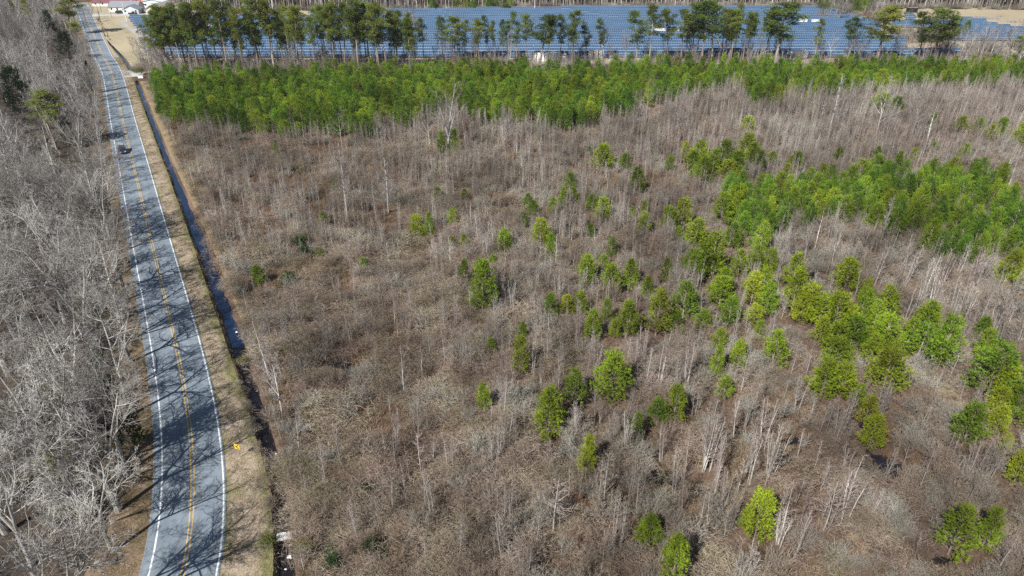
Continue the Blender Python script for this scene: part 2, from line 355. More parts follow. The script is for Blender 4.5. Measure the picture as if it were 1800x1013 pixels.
# ------------------------------------------------------------------ plants: prototypes
def rv(r):
    v = Vector((r.gauss(0,1), r.gauss(0,1), r.gauss(0,1))); return v.normalized() if v.length > 1e-6 else Vector((1,0,0))
def side_of(d, r):
    s = d.cross(rv(r)); return s.normalized() if s.length > 1e-6 else d.orthogonal().normalized()
UP = Vector((0,0,1))
def grow(T, B, p, d, L, r, lvl, R, P):
    """recursive bare branching; level 0 goes to T (trunk), the rest to B (branches)"""
    ns = P['segs'][lvl]; seg = L/ns; start = P['start'][lvl]; mb = T if lvl < P.get('tl', 1) else B
    last = lvl >= P['max']
    for i in range(ns):
        t0, t1 = i/ns, (i+1)/ns
        d = (d + rv(R)*P['wob'][lvl] + UP*P['trop'][lvl]).normalized()
        q = p + d*seg; ra_, rb_ = r*(1-t0*.8), max(r*(1-t1*.8), P.get('rmin', .008)*.5)
        if P['kind'][lvl] >= 3: mb.tube(p, q, ra_, rb_, P['kind'][lvl], 1 if ('rk' in P and mb is B) else 0)
        else:
            w = P['bw']*(1.0 if lvl < P['max'] else 0.8)
            s = side_of(d, R)
            if i == ns-1: mb.blade(p, q, w*1.1, s)
            else: mb.quadb(p, q, w*1.2, w, s)
        if not last and t1 > start:
            nc = P['nch'][lvl]; k = int(nc) + (R.random() < nc-int(nc))
            for _ in range(k):
                ang = math.radians(R.uniform(*P['ang'][lvl])); ax = side_of(d, R)
                cd_ = (d*math.cos(ang) + ax*math.sin(ang)).normalized()
                pl = p.lerp(q, R.random())
                prof = 1 - P['fall'][lvl]*max(0, (t1-start))/(1-start)
                grow(T, B, pl, cd_, L*R.uniform(*P['ratio'][lvl])*prof, max(rb_*R.uniform(*P.get('rk',(.45,.7))), P.get('rmin', .006)), lvl+1, R, P)
        p = q
def hardwood(seed, H, r0=.24, spread=1.0, bw=.030, fork=True, dens=1.0, rk=(.55,.8), top=4):
    R = random.Random(seed); T, B = MB(), MB()
    P = dict(segs=[7,6,4,3,2], start=[.35,.2,.15,.1,0], kind=[6,5,3,2,2], wob=[.07,.14,.2,.25,.3], trop=[.03,.05,.05,.04,.03],
             nch=[2.2*dens,1.6*dens,1.4*dens,1.35*dens], ang=[(32*spread,62*spread),(30,62),(28,62),(25,60)], ratio=[(.40,.58),(.38,.58),(.38,.6),(.35,.6)],
             fall=[.55,.5,.5,.4], max=4, bw=bw, tl=1, rk=rk)
    big_ = top == 3
    if big_: P.update(segs=[7,7,5,3,2], kind=[7,5,4,3,2], rmin=.016, nch=[1.2*dens,1.0*dens,.95*dens,.9*dens], ratio=[(.55,.8),(.45,.7),(.42,.66),(.4,.65)], wob=[.09,.2,.22,.25,.3])
    if fork:
        p = Vector((0,0,-.1)); d = Vector((R.gauss(0,.05), R.gauss(0,.05), 1)).normalized(); fh = H*R.uniform(.22,.34)
        T.tube(p, p+d*fh*.5, r0*1.25, r0, 7); T.tube(p+d*fh*.5, p+d*fh, r0, r0*.9, 7); q = p+d*fh
        P['start'][0] = .15; P['nch'][0] = 1.2*dens if big_ else 1.35*dens
        n = R.choice((2,3,3,4)); a0 = R.uniform(0, 6.28)
        for i in range(n):
            a = a0 + i*2*math.pi/n + R.uniform(-.4,.4); tl = math.radians(R.uniform(14,32)*spread)
            dd = Vector((math.sin(tl)*math.cos(a), math.sin(tl)*math.sin(a), math.cos(tl)))
            grow(T, B, q, dd, (H-fh)*R.uniform(.8,1.0), r0*.6, 0, R, P)
    else: grow(T, B, Vector((0,0,-.1)), UP.copy(), H, r0, 0, R, P)
    return T, B
def sapling(seed, H, stems=1, ang=(28,52), bw=.022, r0=.05, nb=2.2, lean=0.03, ratio=(.20,.32), start=.28, twigs=1.9, spreadstem=.12):
    R = random.Random(seed); T, B = MB(), MB()
    nb *= 1.35; twigs *= 1.25
    P = dict(segs=[10,3,2], start=[start,.1,0], kind=[4,2,2], wob=[.03,.12,.2], trop=[.02,.08,.05], nch=[nb,twigs], ang=[ang,(22,50)],
             ratio=[ratio,(.3,.55)], fall=[.65,.4], max=2, bw=bw, tl=1)
    for k in range(stems):
        a = R.uniform(0, 6.28); s = spreadstem if stems > 1 else lean
        d = Vector((math.cos(a)*s*R.random(), math.sin(a)*s*R.random(), 1)).normalized()
        grow(T, B, Vector((math.cos(a)*.25*(stems > 1), math.sin(a)*.25*(stems > 1), -.05)), d, H*R.uniform(.8,1.0 if stems > 1 else .81)/.9, r0*1.1*R.uniform(.7,1.1), 0, R, P)
    return T, B
def shrub(seed, H=2.2, W=1.5, n=26, bw=.022, up=.35):
    R = random.Random(seed); B = MB()
    P = dict(segs=[4,3,2], start=[.25,.1,0], kind=[2,2,2], wob=[.16,.22,.3], trop=[.04,.04,.02], nch=[2.2,2.4], ang=[(18,48),(20,55)], ratio=[(.35,.55),(.35,.6)], fall=[.2,.3], max=2, bw=bw, tl=0)
    for k in range(n):
        a = R.uniform(0, 6.28); tl = R.random()**.7*math.radians(58)
        d = Vector((math.sin(tl)*math.cos(a)*W/1.5, math.sin(tl)*math.sin(a)*W/1.5, math.cos(tl)))
        grow(B, B, Vector((math.cos(a)*.15*R.random(), math.sin(a)*.15*R.random(), 0)), d.normalized(), H*R.uniform(.7,1.05), .02, 0, R, P)
    return B
def tangle(seed, Rd=2.0, H=1.1, n=420, w=.026):
    R = random.Random(seed); B = MB()
    for k in range(n):
        a = R.uniform(0, 6.28); rr = Rd*math.sqrt(R.random()); x, y = rr*math.cos(a), rr*math.sin(a)
        z = H*(1-(rr/Rd)**2)*R.uniform(.55,1.1)+.1
        d = Vector((R.gauss(0,1), R.gauss(0,1), R.uniform(-.1,.9))).normalized(); L = R.uniform(.35,.95); p = Vector((x, y, z*.8))
        s = side_of(d, R)
        for i in range(3):
            q = p + d*(L/3); B.quadb(p, q, w*(1-i*.25), w*(.75-i*.25), s); p = q
            d = (d + Vector((R.gauss(0,.18), R.gauss(0,.18), -.42))).normalized()
    return B
def tussock(seed, n=70, H=.8, w=.03, spread=.5):
    R = random.Random(seed); B = MB()
    for k in range(n):
        a = R.uniform(0, 6.28); d = Vector((math.cos(a)*R.uniform(.1,.9), math.sin(a)*R.uniform(.1,.9), 1)).normalized()
        p = Vector((R.gauss(0,spread*.5), R.gauss(0,spread*.5), 0)); q = p + d*H*R.uniform(.5,1)
        B.blade(p, q, w, side_of(d, R))
    return B
def tuft(B, p, d, R, n, L, w, open_=.75):
    for _ in range(n):
        dd = (d + rv(R)*open_).normalized(); B.blade(p, p+dd*L*R.uniform(.7,1.15), w, side_of(dd, R))
def young_pine(seed, H=6.0, Rm=1.75, round_=.75, gap=.0, tn=7):
    R = random.Random(seed); T, B = MB(), MB()
    lean = Vector((R.gauss(0,.02), R.gauss(0,.02), 0))
    def ax(z): return Vector((lean.x*z, lean.y*z, z))
    for i in range(8):
        T.tube(ax(H*i/8*.97), ax(H*(i+1)/8*.97), .085*(1-i/8)+.012, .085*(1-(i+1)/8)+.012, 6)
    z = .55
    while z < H*.97:
        t = z/H; prof = min(1.0, .62+t*1.6) * (1-t)**round_ + .06
        nb = R.choice((6,7,7,8)); a0 = R.uniform(0,6.28)
        for k in range(nb):
            if R.random() < gap + .05: continue
            a = a0 + k*2*math.pi/nb + R.uniform(-.35,.35); L = Rm*1.25*prof*R.uniform(.62,1.14)
            el = math.radians(12+48*t+R.uniform(-8,8))
            d = Vector((math.cos(a)*math.cos(el), math.sin(a)*math.cos(el), math.sin(el))); p = ax(z+R.uniform(-.12,.12)); ln = 0; first = True
            o = p.copy()
            while ln < L:
                st = .19; d = (d + UP*.05 + rv(R)*.06).normalized(); q = p + d*st
                ln += st; p = q
                if ln > L*.38:
                    tuft(B, p, d, R, tn, .36, .075, .6)
                    for _ in range(2):
                        if R.random() < .8 and L > .5:
                            sd = (d + side_of(d, R)*1.1 + UP*.15).normalized(); m = .2+.32*R.random()
                            tuft(B, p+sd*m, sd, R, tn, .34, .075, .6)
            T.quadb(o, p, .045, .015, side_of(d, R))
        z += .44 + .14*R.random()
    tuft(B, ax(H*.96), UP, R, 14, .4, .04, .45)
    return T, B
def tall_pine(seed, H=24.0, cb=.52, Rm=3.6, nl=38, sparse=0):
    R = random.Random(seed); T, B = MB(), MB()
    p = Vector((0,0,-.1)); d = UP.copy(); pts = [p]
    for i in range(10):
        q = p + d*(H*.98/10); r0, r1 = .24*(1-i/10*.85), .24*(1-(i+1)/10*.85); T.tube(p, q, r0, r1, 6); p = q; pts.append(p)
        d = (d + Vector((R.gauss(0,.025), R.gauss(0,.025), .08))).normalized()
    def ax(t): f = t*10; i = min(int(f), 9); return pts[i].lerp(pts[i+1], f-i)
    for k in range(nl):
        t = cb + (1-cb)*(k+R.random())/nl; s = (t-cb)/(1-cb)
        prof = (.5+1.1*s) if s < .4 else (1.0-(s-.4)**1.8*1.9)
        L = max(.5, Rm*prof*R.uniform(.45,1.15)); a = R.uniform(0,6.28); el = math.radians(R.uniform(-5,25)+35*s)
        d = Vector((math.cos(a)*math.cos(el), math.sin(a)*math.cos(el), math.sin(el))); o = ax(min(t,.99)); e = o + d*L
        T.tube(o, e, .055, .02, 3)
        for c in range(R.choice((3,4,5)) if not sparse else R.choice((2,2,3))):
            cc = o.lerp(e, R.uniform(.5,1.05)) + rv(R)*.55 + UP*.2; cr = R.uniform(.6,1.05)
            for _ in range(16):
                v = rv(R); v.z = v.z*.75+.12; pp = cc + v*cr*R.uniform(.5,1)
                tuft(B, pp, (v+UP*.3).normalized(), R, 6, .46, .13, .8)
    return T, B
def dead_branches(T, seed, H, t0, t1, n, L):
    R = random.Random(seed)
    for k in range(n):
        z = H*R.uniform(t0, t1); a = R.uniform(0, 6.28); d = Vector((math.cos(a), math.sin(a), R.uniform(-.1,.4))).normalized()
        p = Vector((0,0,z)); T.quadb(p, p+d*L*R.uniform(.4,1), .05, .02, side_of(d, R))
def leafy_bush(seed, Rd=2.0, H=3.0, n=900, L=.16, w=.11):
    R = random.Random(seed); T, B = MB(), MB(); cl = [(Vector((R.gauss(0,Rd*.4), R.gauss(0,Rd*.4), R.uniform(.35,.9)*H)), R.uniform(.5,.9)) for _ in range(14)]
    for c, r in cl:
        T.tube((0,0,0), c, .06, .02, 4)
        for _ in range(n//14):
            v = rv(R); d = (v+rv(R)*.6).normalized(); p = c+v*r*R.uniform(.55,1); B.blade(p, p+d*L*2, w, side_of(d, R))
    return T, B

def both(T, B, nm, mt, mb_):
    """trunk mesh, branch mesh, and one joined mesh for the masses"""
    J = MB(); J.v = T.v + B.v; k = len(T.v); J.f = T.f + [tuple(i+k for i in f) for f in B.f]; J.m = [0]*len(T.f) + [1+m for m in B.m]; mbl = mb_ if isinstance(mb_, list) else [mb_]
    return T.mesh(nm+'_trunk', mt), B.mesh(nm+'_crown', mb_), J.mesh(nm, [mt]+mbl)
PR = {}
PR['hard'] = [both(*hardwood(100+i, h, r, sp, dens=dn, fork=fk), 'hardwood', M['grey_bark'], [M['grey_twig'], M['grey_bark']]) for i, (h, r, sp, dn, fk) in enumerate(
    [(16,.24,1.0,1,True),(17,.26,1.15,1,True),(14,.19,1.0,1.0,True),(16,.2,.8,1.0,False),(13,.16,1.2,1.0,True),(17,.22,.9,.95,False),(15,.22,1.3,1,True)])]
PR['big'] = [both(*hardwood(170+i, h, r, sp, dens=dn, fork=True, bw=.034, rk=(.62,.85), top=3), 'great_hardwood', M['grey_bark'], [M['big_twig'], M['grey_bark']]) for i, (h, r, sp, dn) in enumerate([(19,.34,1.15,1.35),(18,.30,1.3,1.3),(17,.28,1.0,1.35),(18,.32,1.2,1.25)])]
PR['wood_small'] = [both(*hardwood(150+i, h, .12, .8, dens=.85, fork=False, bw=.034), 'understory', M['grey_bark'], M['grey_twig']) for i, h in enumerate((8, 9, 7))]
PR['sap'] = [both(*sapling(200+i, h, st, ang, nb=nb, r0=r0, ratio=ra2), 'sapling', M['sap_bark'], M['sap_twig']) for i, (h, st, ang, nb, r0, ra2) in enumerate(
    [(7,1,(30,55),2.6,.055,(.2,.3)),(6,1,(35,65),2.8,.05,(.22,.32)),(6.5,3,(20,40),2.0,.05,(.18,.28)),(5.5,5,(18,38),1.8,.045,(.2,.3)),(7.5,2,(25,50),2.4,.055,(.18,.28)),(5,1,(50,85),3.0,.05,(.22,.34)),(6,4,(22,45),1.8,.045,(.18,.3)),(4.5,6,(20,42),1.8,.035,(.2,.34))])]
PR['thin'] = [both(*sapling(260+i, h, 1, (18,38), nb=2.0, r0=.035, ratio=(.14,.24), twigs=1.5, bw=.026), 'thin_sapling', M['sap_bark'], M['sap_twig']) for i, h in enumerate((7,6.2,7.6,5.4))]
snT, snB = hardwood(300, 17, .20, .7, bw=.045, fork=False, dens=.62)
PR['snag'] = [both(*hardwood(303, 15, .26, .8, bw=.04, fork=True, dens=.75, rk=(.6,.85)), 'tall_bare', M['grey_bark'], [M['grey_twig'], M['grey_bark']]), both(*sapling(307, 14.5, 1, (30,60), bw=.05, r0=.22, nb=4.5, ratio=(.10,.22), start=.35, twigs=3.5), 'tall_bare', M['sap_bark'], M['grey_twig'])]
PR['snag'].append(both(*hardwood(311, 15, .15, .8, fork=False, dens=.9), 'tall_bare', M['grey_bark'], [M['grey_twig'], M['grey_bark']]))
PR['pine'] = [both(*young_pine(400+i, 6, rm, rd, gp), 'young_pine', M['pine_bark'], M['pine']) for i, (rm, rd, gp) in enumerate(
    [(1.8,.6,0),(1.95,.45,.05),(1.6,.75,.05),(1.8,.5,.15),(1.65,.6,.3),(2.1,.5,.1),(1.85,.4,.12),(1.7,.65,.2)])]
PR['pine_st'] = [both(*young_pine(430+i, 6, rm, rd, gp, tn=5), 'stand_pine', M['pine_bark'], M['pine_stand']) for i, (rm, rd, gp) in enumerate([(1.9,.55,0),(1.9,.6,.05),(2.05,.45,.1),(1.8,.65,0)])]
def tp(seed, *a, **k):
    T, B = tall_pine(seed, *a, **k); dead_branches(T, seed, 24, .3, .6, 14, 1.2); return T, B
PR['tall'] = [both(*tp(500+i, 24, cb, rm, nl, sp_), 'tall_pine', M['pine_bark'], M['tall_pine']) for i, (cb, rm, nl, sp_) in enumerate([(.46,3.3,34,0),(.5,3.0,38,1),(.42,3.6,36,0),(.52,3.1,36,1),(.44,2.8,40,1),(.48,3.5,40,1)])]
PR['dark'] = [both(*young_pine(600+i, 6, 2.2, .5, .1), 'dark_conifer', M['pine_bark'], M['dark_leaf']) for i in range(2)]
PR['bush'] = [both(*leafy_bush(620+i), 'evergreen_bush', M['grey_bark'], M[k]) for i, k in enumerate(('dark_leaf', 'olive_leaf'))]
SHRUB = [shrub(700+i, h, w, n).mesh('shrub', M['shrub']) for i, (h, w, n) in enumerate([(2.2,1.5,34),(2.6,1.8,38),(1.8,1.7,34),(2.9,1.3,30),(1.5,1.9,32)])]
TANG = [tangle(720+i, r, h, n).mesh('tangle', M['tangle']) for i, (r, h, n) in enumerate([(2.0,1.1,420),(2.6,1.9,620),(1.7,.8,360),(2.1,2.3,520),(3.2,2.2,950)])]
TUSS = [tussock(740+i).mesh('tussock', M['straw']) for i in range(3)]
VT = [tussock(750+i, 60, .28, .03, .9).mesh('verge_tuft', M['verge_straw']) for i in range(3)]

# ------------------------------------------------------------------ masses nobody could count: instanced on points
def gn_tree():
    ng = bpy.data.node_groups.new("scatter", 'GeometryNodeTree')
    return ng
def stuff(name, meshes, P, label, cat, mats=None):
    """P: list of (x,y,z,rot,tilt,sx,sz)"""
    c = bpy.data.collections.new(name+"_source")
    for i, me in enumerate(meshes): c.objects.link(bpy.data.objects.new("%s_%02d" % (name, i), me))
    n = len(P); A = np.array(P, float)
    me = bpy.data.meshes.new(name); me.vertices.add(n); me.vertices.foreach_set("co", A[:,0:3].ravel().astype('f'))
    a = me.attributes.new("rot", 'FLOAT_VECTOR', 'POINT'); a.data.foreach_set("vector", np.c_[A[:,4], A[:,4]*0.6, A[:,3]].ravel().astype('f'))
    a = me.attributes.new("scl", 'FLOAT_VECTOR', 'POINT'); a.data.foreach_set("vector", np.c_[A[:,5], A[:,5], A[:,6]].ravel().astype('f'))
    R = np.random.RandomState(n); a = me.attributes.new("pid", 'INT', 'POINT'); a.data.foreach_set("value", R.randint(0, len(meshes), n).astype('i'))
    o = bpy.data.objects.new(name, me); col.objects.link(o)
    ng = bpy.data.node_groups.new(name, 'GeometryNodeTree')
    ng.interface.new_socket("Geometry", in_out='INPUT', socket_type='NodeSocketGeometry'); ng.interface.new_socket("Geometry", in_out='OUTPUT', socket_type='NodeSocketGeometry')
    nd, lk = ng.nodes, ng.links
    gi, go = nd.new("NodeGroupInput"), nd.new("NodeGroupOutput"); ip = nd.new("GeometryNodeInstanceOnPoints")
    ci = nd.new("GeometryNodeCollectionInfo"); ci.inputs["Collection"].default_value = c; ci.inputs["Separate Children"].default_value = True; ci.inputs["Reset Children"].default_value = True
    def attr(nm, dt):
        x = nd.new("GeometryNodeInputNamedAttribute"); x.data_type = dt; x.inputs["Name"].default_value = nm; return x.outputs["Attribute"]
    e = nd.new("FunctionNodeEulerToRotation")
    lk.new(attr("rot", 'FLOAT_VECTOR'), e.inputs[0]); lk.new(e.outputs[0], ip.inputs["Rotation"]); lk.new(attr("scl", 'FLOAT_VECTOR'), ip.inputs["Scale"])
    lk.new(attr("pid", 'INT'), ip.inputs["Instance Index"]); ip.inputs["Pick Instance"].default_value = True
    lk.new(gi.outputs[0], ip.inputs["Points"]); lk.new(ci.outputs[0], ip.inputs["Instance"]); lk.new(ip.outputs[0], go.inputs[0])
    md = o.modifiers.new("scatter", 'NODES'); md.node_group = ng
    return tag(o, label, cat, kind='stuff')

def inpoly(poly, x, y):
    x = np.asarray(x); y = np.asarray(y); r = np.zeros(x.shape, bool); n = len(poly)
    for i in range(n):
        x0, y0 = poly[i]; x1, y1 = poly[(i+1) % n]
        if y0 == y1: continue
        r ^= ((y0 > y) != (y1 > y)) & (x < (x1-x0)*(y-y0)/(y1-y0)+x0)
    return r
def candidates(dens, x0, x1, y0, y1, seed):
    R = np.random.RandomState(seed); n = int((x1-x0)*(y1-y0)*dens)
    X = R.uniform(x0, x1, n); Y = R.uniform(y0, y1, n); px, py = PXa(X, Y); return X, Y, px, py, R
_vn = np.random.RandomState(5).rand(64, 64)
def vnoise(X, Y, s, o=0):
    u, v = X*s+o+500, Y*s+o*1.7+500; i, j = np.floor(u).astype(int), np.floor(v).astype(int); f, g_ = u-i, v-j; f = f*f*(3-2*f); g_ = g_*g_*(3-2*g_)
    q = lambda a, b: _vn[a % 64, b % 64]
    return (q(i,j)*(1-f)+q(i+1,j)*f)*(1-g_) + (q(i,j+1)*(1-f)+q(i+1,j+1)*f)*g_
# the young plantation (crowns) and the right-hand stand, outlined on the ground
STRIP = [(277,178),(285,212),(330,222),(372,224),(400,236),(450,243),(520,248),(560,240),(600,246),(650,248),(680,222),(720,232),(760,212),(800,204),(850,226),(900,224),(950,228),(985,240),(1020,236),(1060,212),(1110,214),(1115,196),(1160,188),(1205,176),(1250,164),(1300,160),(1320,196),(1370,192),(1380,170),(1440,176),(1500,166),(1550,164),(1620,166),(1700,160),(1800,150),(2050,144),(2050,130),(1430,131),(1422,136),(1375,136),(1368,131),(1075,131),(1066,139),(928,140),(920,132),(700,138),(420,147),(275,152)]
STAND = [(1168,416),(1178,385),(1215,368),(1250,352),(1290,348),(1345,348),(1400,345),(1440,336),(1500,338),(1560,325),(1600,330),(1640,322),(1700,326),(1750,330),(1775,360),(1780,400),(1800,425),(1850,425),(1860,490),(1800,478),(1740,462),(1700,478),(1650,464),(1600,440),(1550,418),(1500,408),(1440,408),(1390,408),(1350,425),(1340,455),(1300,460),(1262,440),(1225,428)]
def in_field(X, Y, px, py):
    return (X > ditch_x(Y)+np.interp(Y, [60,80,110,260], [1.1,1.7,3.0,3.8])) & (py > 112)
def not_wet(px, py, k=1.15):
    r = np.ones(px.shape, bool)
    for x, y, w, h in PUD: r &= ((px-x)/(w/2*k))**2 + ((py-y)/(h/2*k))**2 > 1
    return r
def pts(X, Y, R, s0, s1, z=0, tilt=.05, zs=None):
    n = len(X); s = R.uniform(s0, s1, n); t = R.normal(0, tilt, n); r = R.uniform(0, 6.283, n); h = s*R.uniform(.85, 1.2, n) if zs is None else s*zs
    return list(zip(X, Y, np.full(n, z), r, t, s, h))

# ---- plantation: 300 largest young pines (scattered ones + nearest of the stands) as things
PINES = [(1225,385,434,42),(1240,430,482,40),(1300,440,494,32),(1330,432,480,32),(1345,470,524,34),(1350,503,556,34),(1325,480,534,34),(1298,330,384,36),(1270,345,396,36),(1215,440,486,30),(1500,560,612,40),(1535,590,640,36),(1445,560,606,36),(1410,520,566,30),(1645,590,636,34),(1770,640,700,40),(1735,585,640,30),(1255,262,306,28),(1295,268,310,32),(1325,255,296,30),(1220,268,304,26),(1060,257,298,32),(1034,258,276,14),(1100,272,300,22),(1120,294,338,32),(1178,276,304,15),(1204,250,287,18),(1228,252,292,28),(1238,280,327,38),(1275,250,290,28),(1280,282,315,36),(1312,240,288,34),(1335,268,302,20),(1300,295,326,16),
(1002,306,334,20),(990,328,368,18),(1008,332,358,16),(972,348,387,22),(928,340,370,20),(937,352,388,24),(918,376,402,20),(1040,343,372,20),(1060,350,392,28),(1112,362,386,12),(1134,352,380,15),(1132,374,415,25),(950,390,436,33),(969,414,458,20),(1037,395,420,14),(1175,367,411,28),(1200,350,405,38),(1192,400,432,20),(1075,418,454,20),(1032,450,504,32),(1060,448,482,26),(1075,468,516,32),(1108,455,508,30),(1172,455,498,22),(1138,486,526,24),(1255,410,488,50),(1222,445,498,32),(1270,476,524,30),(1290,395,438,28),
(731,380,416,22),(754,375,420,20),(795,368,398,20),(795,418,438,12),(816,412,444,18),(887,404,446,26),(640,455,478,16),(817,460,502,18),(848,465,547,42),(866,448,468,16),(567,375,397,16),(452,466,500,24),(817,333,354,18),(770,332,352,14),(587,320,338,10),(777,235,274,16),(798,230,270,20),(486,246,276,12),
(968,520,562,24),(996,520,555,24),(1020,514,556,24),(919,568,598,14),(914,597,660,28),(1042,545,600,34),(1067,528,567,18),(1103,534,594,34),(1080,566,592,20),(1157,513,590,50),(1188,548,594,30),(1204,497,564,46),(1235,548,584,28),(1268,488,538,42),(1282,528,574,32),(1328,536,572,32),(1336,568,594,20),(1263,582,618,24),(1260,614,668,20),(1299,603,651,28),(1075,630,706,56),(1009,651,722,40),(966,685,766,48),(1275,662,700,30),(1188,683,746,34),(1156,705,750,32),(1120,728,774,24),(850,676,725,24),(862,597,619,12),
(1363,583,647,44),(1355,440,484,22),(1397,448,510,40),(1490,460,514,42),(1525,490,530,22),(1422,505,565,42),(1400,475,545,40),(1445,518,575,44),(1470,522,598,48),(1492,540,600,38),(1474,570,612,44),(1472,600,646,46),(1450,640,700,46),(1480,645,698,46),(1515,515,592,40),(1538,530,600,38),(1560,503,566,42),(1557,560,622,50),(1540,570,618,36),(1563,618,686,64),(1633,532,584,40),(1622,572,630,54),(1600,560,622,40),(1665,562,644,48),(1595,575,610,24),(1727,557,604,32),(1752,608,694,80),(1510,676,716,26),(1525,698,750,36),(1535,735,788,36),(1705,715,782,46),(1757,688,736,40),(1790,680,744,36),(1757,718,764,32),
(1685,893,975,62),(1740,902,966,38),(1795,788,852,36),(1770,765,800,22),(1032,772,836,26),(1142,915,953,38),(1126,932,955,14),(1188,945,1026,46),(1335,870,948,50),(1311,912,926,16),(957,764,782,16),
(1357,267,290,18),(1400,269,302,26),(1475,262,284,16),(1542,258,287,18),(1513,282,320,34),(1540,278,318,34),(1580,265,300,18),(1607,260,282,16),(1641,250,270,14),(1697,255,280,16),(1785,320,344,18),(1782,350,376,18),(1775,448,504,36),(1690,205,235,20),(1720,208,238,22),(1760,210,245,22),(1797,215,262,24),(1745,222,248,18),(1550,165,195,30),(1575,172,198,24),(1640,200,228,14),(1418,165,184,10),(1315,205,232,22),(1345,320,345,18),(1385,290,312,16)]
allp = []
for (x, yt, yb, w) in PINES:
    x = x - (x-900)*(yb-yt)*.5/(2662-yb); X, Y = G(x, yb); allp.append(dict(X=X, Y=Y, H=max(2.2, HT(yb, yt)), W=1.14*w/FPX*depth(yb), px=x, py=yb, s='scattered'))
def poisson(X, Y, r, R, occ=None):
    cell = {}; out = []
    if occ:
        for x, y, q in occ: cell.setdefault((int(x//r), int(y//r)), []).append((x, y))
    for i in range(len(X)):
        cx, cy = int(X[i]//r), int(Y[i]//r); ok = True
        for a in (-1,0,1):
            for b in (-1,0,1):
                for (x, y) in cell.get((cx+a, cy+b), ()):
                    if (x-X[i])**2+(y-Y[i])**2 < r*r: ok = False
        if ok: cell.setdefault((cx, cy), []).append((X[i], Y[i])); out.append(i)
    return out
X, Y, px, py, R = candidates(.9, 45, 230, 105, 190, 11)
k = inpoly(STAND, px, py); k = k & (vnoise(X, Y, .16, 51) > .26); X, Y, px, py = X[k], Y[k], px[k], py[k]
sel = poisson(X, Y, 2.8, R)
for i in sel: allp.append(dict(X=X[i], Y=Y[i], H=R.uniform(5.2,7.2), W=R.uniform(3.0,3.9), px=px[i], py=py[i], s='stand'))
X, Y, px, py, R = candidates(.6, -175, 330, 180, 285, 12)
k = inpoly(STRIP, px, py); X, Y, px, py = X[k], Y[k], px[k], py[k]
sel = poisson(X, Y, 3.2, R)
strip_p = [dict(X=X[i], Y=Y[i], H=R.uniform(4.4,7.8), W=R.uniform(3.3,5.0), px=px[i], py=py[i], s='strip') for i in sel]
# scattered ones all become things; fill up to 300 with the nearest of the stand and of the strip's front edge
rest = sorted([p for p in allp if p['s'] == 'stand'], key=lambda p: p['Y']-.0) + sorted(strip_p, key=lambda p: p['Y'])
ind = [p for p in allp if p['s'] == 'scattered']; need = 300-len(ind)
st = [p for p in rest if p['s'] == 'stand']; sp = [p for p in rest if p['s'] == 'strip']
ns_ = min(len(st), need); ind += st[:ns_]; ind += sp[:max(0, need-ns_)]
mass_stand = st[ns_:]; mass_strip = sp[max(0, need-ns_):]
def zone(p):
    x, y = p['px'], p['py']
    if p['s'] == 'stand': return "dense right stand, %s" % ("front edge" if y > 430 else "left part" if x < 1400 else "middle part" if x < 1600 else "right part")
    if p['s'] == 'strip': return "front of far plantation, %s" % ("by the ditch" if x < 450 else "left of middle" if x < 900 else "right of middle" if x < 1300 else "right end")
    c = "left" if x < 850 else "middle" if x < 1150 else "right of middle" if x < 1450 else "far right"
    r = "far brush" if y < 320 else "upper brush" if y < 445 else "central brush" if y < 580 else "lower brush" if y < 720 else "bottom brush"
    return "%s, %s" % (r, c)
def adj(p):
    h = "tall" if p['H'] > 6.8 else "small" if p['H'] < 4.2 else "mid-height"
    a = p['H']/max(.5, p['W']); return h + (" slender" if a > 2.1 else " broad" if a < 1.45 else " conical")
zs_ = {}
for p in ind: p['adj'] = adj(p); p['z'] = zone(p); zs_.setdefault((p['z'], p['adj']), []).append(p)
for kz, lst in zs_.items():
    lst.sort(key=lambda p: p['px'])
    for i, p in enumerate(lst):
        p['lab'] = "%s green young pine, %s, %s" % (p['adj'], ("%s from left" % ordn(i+1)) if len(lst) > 1 else "only one", p['z'])
Rr = random.Random(21)
for p in ind:
    src = PR['pine'] if p['s'] == 'scattered' else PR['pine_st']
    kk = Rr.randrange(len(src)); H0, W0 = 6.0, 3.9
    t = thing('young_pine', (p['X'], p['Y'], 0), p['lab'], 'pine tree', 'young green pines in the brush', Rr.uniform(0, 6.28), (max(.45, p['W']/W0*1.08),)*2+(p['H']/H0,))
    linkpart('trunk', src[kk][0], t); linkpart('crown', src[kk][1], t)
J = lambda L: [x[2] for x in L]
if mass_stand: stuff('pine_stand', J(PR['pine_st']), [(p['X'], p['Y'], 0, Rr.uniform(0,6.28), 0.02, p['W']/3.9*1.05, p['H']/6) for p in mass_stand], 'dense stand of young green pines at the right of the brush', 'pines')
stuff('pine_plantation', J(PR['pine_st']), [(p['X'], p['Y'], 0, Rr.uniform(0,6.28), 0.02, p['W']/3.9*1.05, p['H']/6) for p in mass_strip], 'dense plantation of young green pines across the far side of the brush', 'pines')

_pp = np.array([(p['X'], p['Y'], max(.9, p['W']*.42)) for p in ind if p['s'] == 'scattered'])
def no_pine(X, Y, k=1.0):
    r = np.ones(len(X), bool)
    for a, b, c in _pp: r &= ((X-a)**2 + ((Y-b+.5)*.8)**2) > (c*k+.25)**2
    return r
